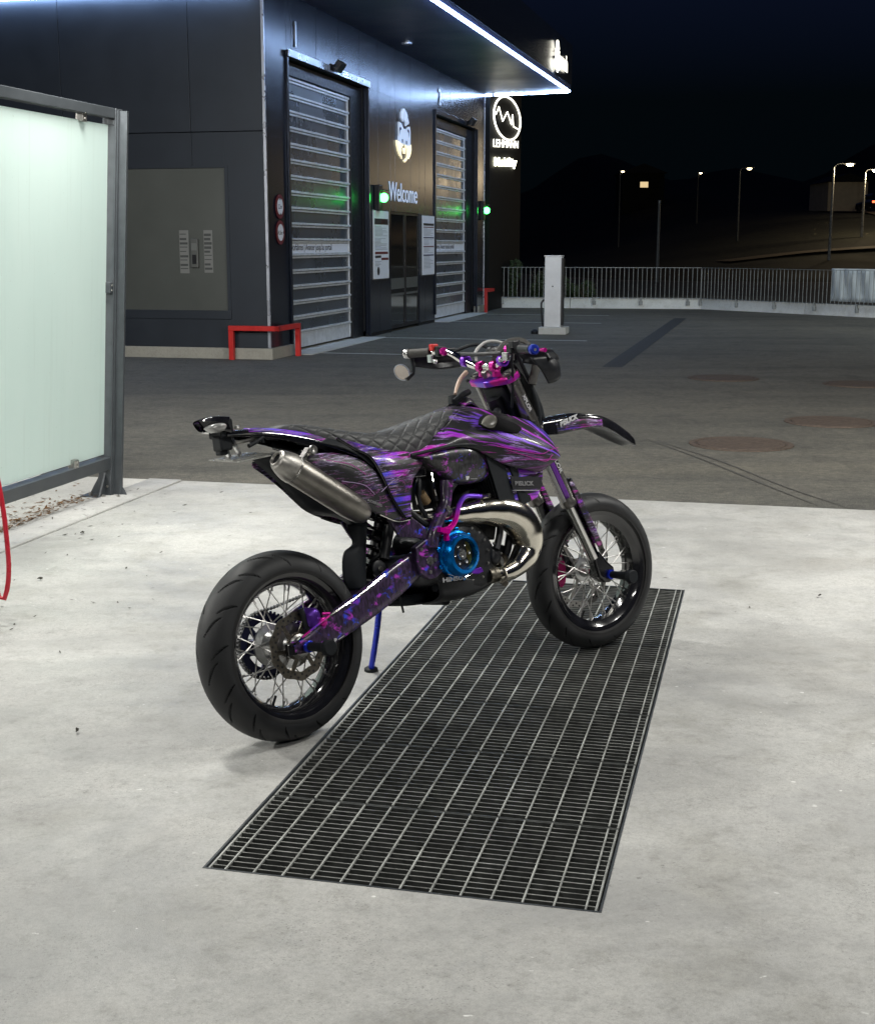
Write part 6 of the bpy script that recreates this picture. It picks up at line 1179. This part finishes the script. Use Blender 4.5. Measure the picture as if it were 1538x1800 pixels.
# ---- fork, clamps
FT, FB = Vector((1.122, 0, 1.135)), Vector((1.500, 0, 0.318)); fd = (FB - FT).normalized()
for s_ in (-1, 1):
    y = 0.098 * s_; a = FT + Vector((0, y, 0)); e_ = FB + Vector((0, y, 0))
    b = SB(); b.lathe(a, fd, [(0, 0.022), (0.0, 0.0255), (0.12, 0.0262), (0.20, 0.029), (0.30, 0.0305), (0.56, 0.0305), (0.565, 0.034), (0.585, 0.034), (0.592, 0.028)], 32, caps=True); lg = b.build('fork_leg', M_GALVP if False else m_simple_noise('smoked_fork_tube', (0.20, 0.19, 0.18), 0.22, 0.8, 0.4, sc=20), B)
    b = SB(); b.lathe(a + fd * 0.592, fd, [(0, 0.0240), (0.24, 0.0240)], 28, caps=True); b.build('stanchion', M_CHROME, lg)
    b = SB(); b.poly([Vector((x, y + 0.022 * s_, z)) + Vector((0, 0, 0)) for x, z in ((1.452, 0.395), (1.485, 0.405), (1.520, 0.36), (1.555, 0.330), (1.560, 0.300), (1.535, 0.272), (1.500, 0.276), (1.475, 0.30), (1.460, 0.35))], (0, -0.048 * s_, 0)); lug = b.build('axle_lug', M_BLKGLOSS, lg, smooth=False, bevel=0.009, segs=3)
    b = SB(); b.lathe((1.528, y + 0.022 * s_, 0.305), (0, s_, 0), [(0, 0.012), (0.004, 0.011), (0.004, 0.0001)], 12); b.build('axle_nut', M_DBLUE, lug)
    # guard in front of the stanchion
    off = Vector((0.046, 0, 0.014)); g0 = a + fd * 0.50 + off; g1 = a + fd * 0.80 + off
    rows = []
    for k in range(9):
        an = R(-100 + 200 * k / 8); q_ = Vector((math.cos(an) * 0.034 - 0.030, math.sin(an) * 0.034, math.cos(an) * 0.013)); rows.append([g0 + q_ * 0.75, g0.lerp(g1, 0.35) + q_, g0.lerp(g1, 0.75) + q_ * 1.1, g1 + q_ * 0.9])
    b = SB(); b.patch(rows, 20, 20); b.build('fork_guard', M_GRG, lg, solid=0.003)
    if s_ < 0:
        b = SB(); b.patch([[a + fd * t + Vector((-0.022 + 0.0, -0.0235, -0.006)) * 1.02 for t in (0.335, 0.44, 0.55)], [a + fd * t + Vector((-0.006, -0.0315, 0)) * 1.0 for t in (0.335, 0.44, 0.55)]], 12, 5); b.build('violet_wrap', M_DECALV, lg, solid=0.001)
        b = SB(); b.patch([[a + fd * t + Vector((-0.0295, -0.012, -0.012)) * 1.02 for t in (0.32, 0.44, 0.56)], [a + fd * t + Vector((-0.0235, -0.0225, -0.006)) * 1.02 for t in (0.32, 0.44, 0.56)]], 12, 5); b.build('pale_wrap', M_DECALW, lg, solid=0.001)
        xf = fd; uf = Vector((-fd.z, 0, fd.x)) * -1.0
        text('fork_lettering', 'XPLOR', 0.020, M_DECALW, lambda p: ST(a + fd * (0.10 + p.x) + Vector((0, -0.0275 - p.z, 0)) + Vector((-fd.z, 0, fd.x)) * (p.y - 0.008)), lg, 0.0008, 1.1, 0.0005)
        text('fork_lettering', 'XPLOR', 0.020, M_DECALW, lambda p: ST(a + fd * (0.35 + p.x) + Vector((0, -0.0315 - p.z, 0)) + Vector((-fd.z, 0, fd.x)) * (p.y + 0.000)), lg, 0.0008, 1.5, 0.0005)
def clamp(dist, m, nm, th, fwd=0.0):
    c_ = FT + fd * dist; b = SB(); Mx = Matrix((Vector((-fd.z, 0, fd.x)) * -1, Vector((0, 1, 0)), fd * -1)).transposed()
    ol = [(-0.056, 0), (-0.046, -0.055), (-0.036, -0.115), (-0.012, -0.130), (0.026, -0.120), (0.032, -0.085), (0.014, -0.045), (0.018, 0), (0.014, 0.045), (0.032, 0.085), (0.026, 0.120), (-0.012, 0.130), (-0.036, 0.115), (-0.046, 0.055)]
    X = Vector((-fd.z, 0, fd.x)); X = X if X.x > 0 else -X
    b.poly([c_ + X * x + Vector((0, y, 0)) for x, y in ol], fd * th); return b.build(nm, m, B, smooth=False, bevel=0.005)
uc = clamp(0.012, M_FADE, 'upper_clamp', 0.024); clamp(0.205, M_BLKPLAST, 'lower_clamp', 0.036)
b = SB()
for y in (-0.098, 0.098): c_ = FT + fd * 0.004 + Vector((0, y, 0)); b.lathe(c_, fd * -1, [(0, 0.020), (0.008, 0.018), (0.008, 0.0001)], 12)
b.lathe(FT + Vector((-0.03, 0, -0.004)), fd * -1, [(-0.01, 0.017), (0.014, 0.017), (0.018, 0.010), (0.018, 0.0001)], 6); b.build('clamp_nuts', M_STEEL, uc, smooth=False)
b = SB()
for y in (-0.128, 0.128): b.lathe(FT + fd * 0.024 + Vector((-0.03, y, 0)), Vector((-1, 0, -0.3)), [(0, 0.006), (0.008, 0.006), (0.008, 0.0001)], 8)
b.build('pinch_bolts', M_ENGINE, uc)
# ---- handlebar
BC = Vector((1.108, 0, 1.200))
hb = []
for s_ in (-1, 1): pass
pts = [(1.015, -0.385, 1.238), (1.045, -0.27, 1.240), (1.065, -0.20, 1.240), (1.095, -0.11, 1.194), (1.108, -0.06, 1.178), (1.110, 0, 1.176), (1.108, 0.06, 1.178), (1.095, 0.11, 1.194), (1.065, 0.20, 1.240), (1.045, 0.27, 1.240), (1.015, 0.385, 1.238)]
b = HB(); b.tube(pts, [0.011, 0.011, 0.0115, 0.014, 0.014, 0.014, 0.014, 0.0115, 0.011, 0.011], 16, 80); bar_ = b.build('handlebar', M_CHROME, B)
for s_ in (-1, 1):
    e0, e1_ = Vector((1.044, s_ * 0.275, 1.240)), Vector((1.013, s_ * 0.382, 1.238)); d_ = (e1_ - e0).normalized(); L_ = (e1_ - e0).length
    b = HB(); b.lathe(e0, d_, [(0, 0.021), (0.004, 0.0225), (0.008, 0.017)] + [(0.012 + 0.005 * k, 0.0165 + 0.001 * (k % 2)) for k in range(20)] + [(L_ - 0.006, 0.017), (L_ - 0.004, 0.019), (L_, 0.019), (L_ + 0.002, 0.012)], 24, caps=True); b.build('grip', M_RUBGREY if s_ > 0 else M_BLKPLAST, bar_)
    b = HB(); b.lathe(e0 + d_ * (L_ + 0.002), d_, [(0, 0.017), (0.004, 0.019), (0.020, 0.018), (0.024, 0.014), (0.024, 0.0001)], 24); b.build('bar_end', M_CAPBLUE if s_ < 0 else M_ALU, bar_)
    if s_ < 0:
        b = HB(); b.lathe(e0 + d_ * (L_ + 0.026), d_, [(0, 0.005), (0.002, 0.005), (0.002, 0.0001)], 10); b.build('end_screw', M_ALU, bar_)
    # control cluster, lever, perch
    cl = Vector((1.050, s_ * 0.225, 1.242)); b = HB(); b.box(cl, (0.032, 0.030, 0.040)); b.box(cl + Vector((0.035, -s_ * 0.01, 0.0)), (0.050, 0.035, 0.022)); pc = b.build('lever_perch', M_BLKPLAST, bar_, smooth=False, bevel=0.005)
    b = HB(); b.tube([(1.085, s_ * 0.215, 1.240), (1.098, s_ * 0.28, 1.236), (1.080, s_ * 0.355, 1.232), (1.078, s_ * 0.375, 1.232)], [0.009, 0.006, 0.0055, 0.008], 10, 30); b.build('lever', M_PINK, bar_)
    b = HB(); b.box((1.040, s_ * 0.250, 1.258), (0.030, 0.026, 0.026)); b.build('switch_block', M_RED if s_ > 0 else M_BLKPLAST, pc, smooth=False, bevel=0.004)
    b = HB(); b.lathe((1.052, s_ * 0.195, 1.240), (0.1, s_, 0), [(0, 0.016), (0.022, 0.016)], 20, caps=True); b.build('clamp_ring', M_PINK, pc)
    b = HB(); b.box((1.010, s_ * 0.235, 1.216), (0.010, 0.03, 0.03)); b.lathe((1.015, s_ * 0.205, 1.205), (-1, 0, 0), [(0, 0.010), (0.01, 0.008), (0.01, 0.0001)], 12); b.build('switch', M_ALU, pc, smooth=False, bevel=0.002)
    # hand guard: shell in front of the grip
    rows = [[(1.135, s_ * 0.16, 1.215), (1.150, s_ * 0.25, 1.232), (1.120, s_ * 0.36, 1.232), (1.045, s_ * 0.415, 1.225)], [(1.145, s_ * 0.165, 1.200), (1.170, s_ * 0.25, 1.205), (1.140, s_ * 0.37, 1.198), (1.05, s_ * 0.425, 1.20)], [(1.140, s_ * 0.17, 1.185), (1.160, s_ * 0.25, 1.172), (1.125, s_ * 0.345, 1.168), (1.045, s_ * 0.415, 1.185)]]
    b = HB(); b.patch(rows, 20, 8); b.build('hand_guard', M_BLKPLAST, bar_, solid=0.004)
for y, m in ((-0.050, M_PINK), (0.035, M_PINK), (0.115, M_VIOL), (-0.115, M_VIOL)):
    b = HB(); z = 1.176 if abs(y) < 0.1 else 1.198; b.lathe((1.108 if abs(y) < 0.1 else 1.094, y - 0.012, z), (0, 1, 0), [(0, 0.015), (0, 0.022), (0.024, 0.022), (0.024, 0.015)], 20)
    if abs(y) < 0.1: b.box((1.112, y, 1.152), (0.026, 0.018, 0.03))
    b.build('bar_clamp', m, bar_, smooth=False, bevel=0.002)
b = HB(); b.tube([(1.085, -0.125, 1.226), (1.080, 0, 1.224), (1.085, 0.125, 1.226)], 0.008, 10, 12); b.build('cross_brace', M_BLKPLAST, bar_)
b = HB(); b.cushion([(1.14, -0.04, 1.235), (1.20, -0.05, 1.235), (1.215, 0.0, 1.235), (1.20, 0.05, 1.235), (1.14, 0.04, 1.235), (1.13, 0, 1.235)], (0, 0, 0.02), back=(0, 0, -0.02)); b.build('instrument', M_BLKPLAST, bar_)
# hoses and cables
b = HB()
b.tube([(1.085, 0.03, 1.20), (1.090, 0.035, 1.235), (1.135, 0.02, 1.268), (1.190, -0.01, 1.258), (1.225, -0.03, 1.205), (1.22, -0.05, 1.12)], 0.0058, 8, 50); c1 = b.build('clear_hose', m_simple_noise('clear_hose_plastic', (0.48, 0.48, 0.47), 0.2), B)
b = HB(); b.tube([(1.10, -0.20, 1.238), (1.16, -0.13, 1.262), (1.21, -0.06, 1.24), (1.225, -0.03, 1.15), (1.20, -0.02, 1.05)], 0.008, 8, 40); b.tube([(1.10, 0.20, 1.238), (1.165, 0.12, 1.258), (1.20, 0.05, 1.21), (1.205, 0.03, 1.10), (1.19, 0.04, 1.0)], 0.007, 8, 40); b.tube([(1.06, -0.2, 1.232), (1.13, -0.14, 1.24), (1.19, -0.10, 1.19), (1.235, -0.115, 1.05), (1.24, -0.12, 0.95), (1.20, -0.09, 0.88)], 0.0075, 8, 40)
b.tube([(1.05, -0.23, 1.23), (1.10, -0.16, 1.20), (1.13, -0.12, 1.12), (1.14, -0.09, 1.02)], 0.005, 8, 30); b.tube([(1.16, 0.07, 1.13), (1.20, 0.08, 1.05), (1.30, 0.09, 0.85), (1.42, 0.085, 0.58), (1.50, 0.08, 0.42)], 0.006, 8, 40); b.build('control_cables', M_BLKMATT, B)
b = HB(); b.tube([(1.10, -0.06, 1.20), (1.150, -0.075, 1.255), (1.21, -0.10, 1.258), (1.245, -0.12, 1.19), (1.22, -0.12, 1.10)], 0.016, 10, 30); b.build('ribbed_hose', M_RUBGREY, B)
# front mask / plate
rows = [[(1.175, -0.065, 1.165), (1.215, -0.085, 1.09), (1.255, -0.095, 1.00), (1.285, -0.075, 0.945)], [(1.21, -0.04, 1.175), (1.26, -0.05, 1.09), (1.30, -0.055, 1.00), (1.325, -0.04, 0.94)], [(1.21, 0.04, 1.175), (1.26, 0.05, 1.09), (1.30, 0.055, 1.00), (1.325, 0.04, 0.94)], [(1.175, 0.065, 1.165), (1.215, 0.085, 1.09), (1.255, 0.095, 1.00), (1.285, 0.075, 0.945)]]
b = SB(); b.patch(rows, 20, 20); b.build('front_mask', M_BLKMATT, B, solid=0.004)
b = SB(); b.box((1.165, 0.0, 1.02), (0.05, 0.13, 0.15), Matrix.Rotation(R(-23), 3, 'Y')); b.build('ignition_box', M_BLKMATT, B, smooth=False, bevel=0.008)
# right-hand guard shield flaring forward by the grip
b = HB(); b.patch([[(0.985, -0.405, 1.210), (1.04, -0.415, 1.212), (1.085, -0.40, 1.215)], [(1.02, -0.412, 1.165), (1.07, -0.420, 1.172), (1.11, -0.405, 1.180)], [(1.055, -0.405, 1.115), (1.09, -0.410, 1.122), (1.118, -0.40, 1.135)]], 12, 10); b.build('guard_wing', M_BLKPLAST, bar_, solid=0.004)
# mirror on the left bar end
b = HB(); b.tube([(1.020, 0.395, 1.236), (1.035, 0.405, 1.228), (1.040, 0.405, 1.185), (1.035, 0.405, 1.155)], 0.0085, 8, 20); b.bar((1.038, 0.405, 1.160), (1.005, 0.41, 1.135), 0.016, 0.012); mi = b.build('mirror_arm', M_BLKPLAST, B)
mc = Vector((1.000, 0.428, 1.166)); md_ = (Vector((-1.51, -0.66, -0.55))).normalized()
b = HB(); b.lathe(mc, md_, [(-0.010, 0.0001), (-0.010, 0.024), (-0.004, 0.033), (0.004, 0.035), (0.005, 0.032)], 40); ms = b.build('mirror_shell', M_TRIM, mi)
b = HB(); b.lathe(mc, md_, [(0.0035, 0.032), (0.0035, 0.0001)], 40); b.build('mirror_glass', M_MIRROR, mi)
# ---- front fender
L_ = [(1.300, 0.945, 0.050, 0.055), (1.36, 0.950, 0.062, 0.062), (1.44, 0.956, 0.070, 0.062), (1.52, 0.953, 0.074, 0.055), (1.59, 0.940, 0.072, 0.045), (1.655, 0.914, 0.066, 0.046), (1.712, 0.882, 0.058, 0.045), (1.765, 0.848, 0.048, 0.038), (1.790, 0.830, 0.040, 0.030)]
rows = [[(x, y * hw, z - d_ * k - 0.012) for x, z, hw, d_ in L_] for y, k in ((-1.02, 1.0), (-1.0, 0.55), (-0.90, 0.12), (-0.55, 0.10), (-0.3, 0.0), (0, -0.06), (0.3, 0.0), (0.55, 0.10), (0.90, 0.12), (1.0, 0.55), (1.02, 1.0))]
b = SB(); b.patch(rows, 50, 60); ff = b.build('front_fender', M_BLKGLOSS, B, solid=0.004)
b = SB(); b.patch([[(x, -hw * 1.02 - 0.0025, z - d_ * 0.98 - 0.012) for x, z, hw, d_ in L_[1:5]], [(x, -hw * 1.0 - 0.003, z - d_ * 0.55 - 0.012) for x, z, hw, d_ in L_[1:5]], [(x, -hw * 0.93 - 0.002, z - d_ * 0.2 - 0.011) for x, z, hw, d_ in L_[1:5]]], 24, 6); fp = b.build('fender_print', M_GR2, ff, solid=0.001)
text('fender_lettering', 'BISLICK', 0.026, M_DECALW, lambda p: ST((1.375 + p.x, -0.072 - 0.05 * p.x * 0.6 - p.z, 0.903 + p.y + 0.03 * math.sin(min(1, p.x / 0.14) * 1.57))), fp, 0.0008, 1.0, 0.0012)
b = SB(); b.tube([(x, -hw * 0.86, z - d_ * 0.10 - 0.009) for x, z, hw, d_ in L_[2:8]], 0.0025, 6, 30); b.build('fender_ridge', M_BLKGLOSS, ff)
b = SB(); b.patch([[(x, y * hw, z - d_ * k - 0.014) for x, z, hw, d_ in L_[3:]] for y, k in ((-1.0, 0.93), (-0.5, 0.80), (0, 0.74), (0.5, 0.80), (1.0, 0.93))], 30, 12); b.build('fender_underside', M_BLKPLAST, ff, solid=0.002)
# front brake caliper on the far fork leg
b = SB(); b.cushion([(1.385, 0.085, 0.31), (1.40, 0.085, 0.36), (1.43, 0.085, 0.36), (1.43, 0.085, 0.28), (1.405, 0.085, 0.26)], (0, 0.02, 0), back=(0, -0.05, 0)); b.build('front_caliper', m_simple_noise('dark_pink_anodised', (0.30, 0.01, 0.10), 0.35, 0.5), B)
bobbin((1.528, -0.118, 0.305), ST, -1, 0.10)
# ---- side stand
b = MB(); b.tube([(0.545, 0.135, 0.355), (0.60, 0.25, 0.215), (0.655, 0.368, 0.085)], 0.0115, 12, 12); ks = b.build('side_stand', M_DBLUE, B)
b = MB(); b.lathe((0.661, 0.380, 0.0745), (0, -math.sin(PHI), math.cos(PHI)), [(-0.006, 0.0001), (-0.006, 0.026), (0.004, 0.026), (0.012, 0.014), (0.012, 0.0001)], 18); b.build('stand_foot', M_BLKMATT, ks)
b = MB(); b.cyl((0.49, -0.04, 0.40), (0.492, -0.05, 0.33), 0.004, 8); b.build('drain_tube', M_BLKMATT, B)
# ---- bolts, rails and the like that came out of one loop: one object per loose piece
def split_loose(o):
    me = o.data; n = len(me.vertices); par = list(range(n))
    def find(a):
        while par[a] != a: par[a] = par[par[a]]; a = par[a]
        return a
    for e in me.edges: par[find(e.vertices[0])] = find(e.vertices[1])
    groups = {}
    for p in me.polygons: groups.setdefault(find(p.vertices[0]), []).append(p)
    if len(groups) < 2: return
    nm = o.name.split('.')[0]; nm = nm[:-1] if nm.endswith('s') and not nm.endswith('ss') else nm
    for ps in groups.values():
        idx = {}; vs = []; fs = []
        for p in ps:
            for v in p.vertices:
                if v not in idx: idx[v] = len(vs); vs.append(me.vertices[v].co.copy())
            fs.append([idx[v] for v in p.vertices])
        m2 = bpy.data.meshes.new(nm); m2.from_pydata(vs, [], fs); m2.materials.append(me.materials[0])
        for p, q in zip(m2.polygons, ps): p.use_smooth = q.use_smooth
        c = o.copy(); c.data = m2; c.name = nm; COL.objects.link(c)
        if len(ps) > 8:
            try: m2.set_sharp_from_angle(angle=R(35))
            except Exception: pass
    bpy.data.objects.remove(o)
for o in [o for o in bpy.data.objects if o.name.split('.')[0] in ('base_rail', 'coolant_hoses', 'clamp_nuts', 'pinch_bolts', 'cable_ends', 'frame_bolts', 'carrier_legs', 'cover_lugs', 'shock_bolts', 'case_bolts', 'disc_bolts', 'plate_bolts', 'screw', 'lower_shroud_x')]: split_loose(o)
# ---- keep the tree three levels deep: thing > part > sub-part
def depth(o):
    d = 0
    while o.parent: o = o.parent; d += 1
    return d
for o in [o for o in bpy.data.objects if depth(o) > 2]:
    p = o.parent
    while depth(p) > 1: p = p.parent
    o.parent = p
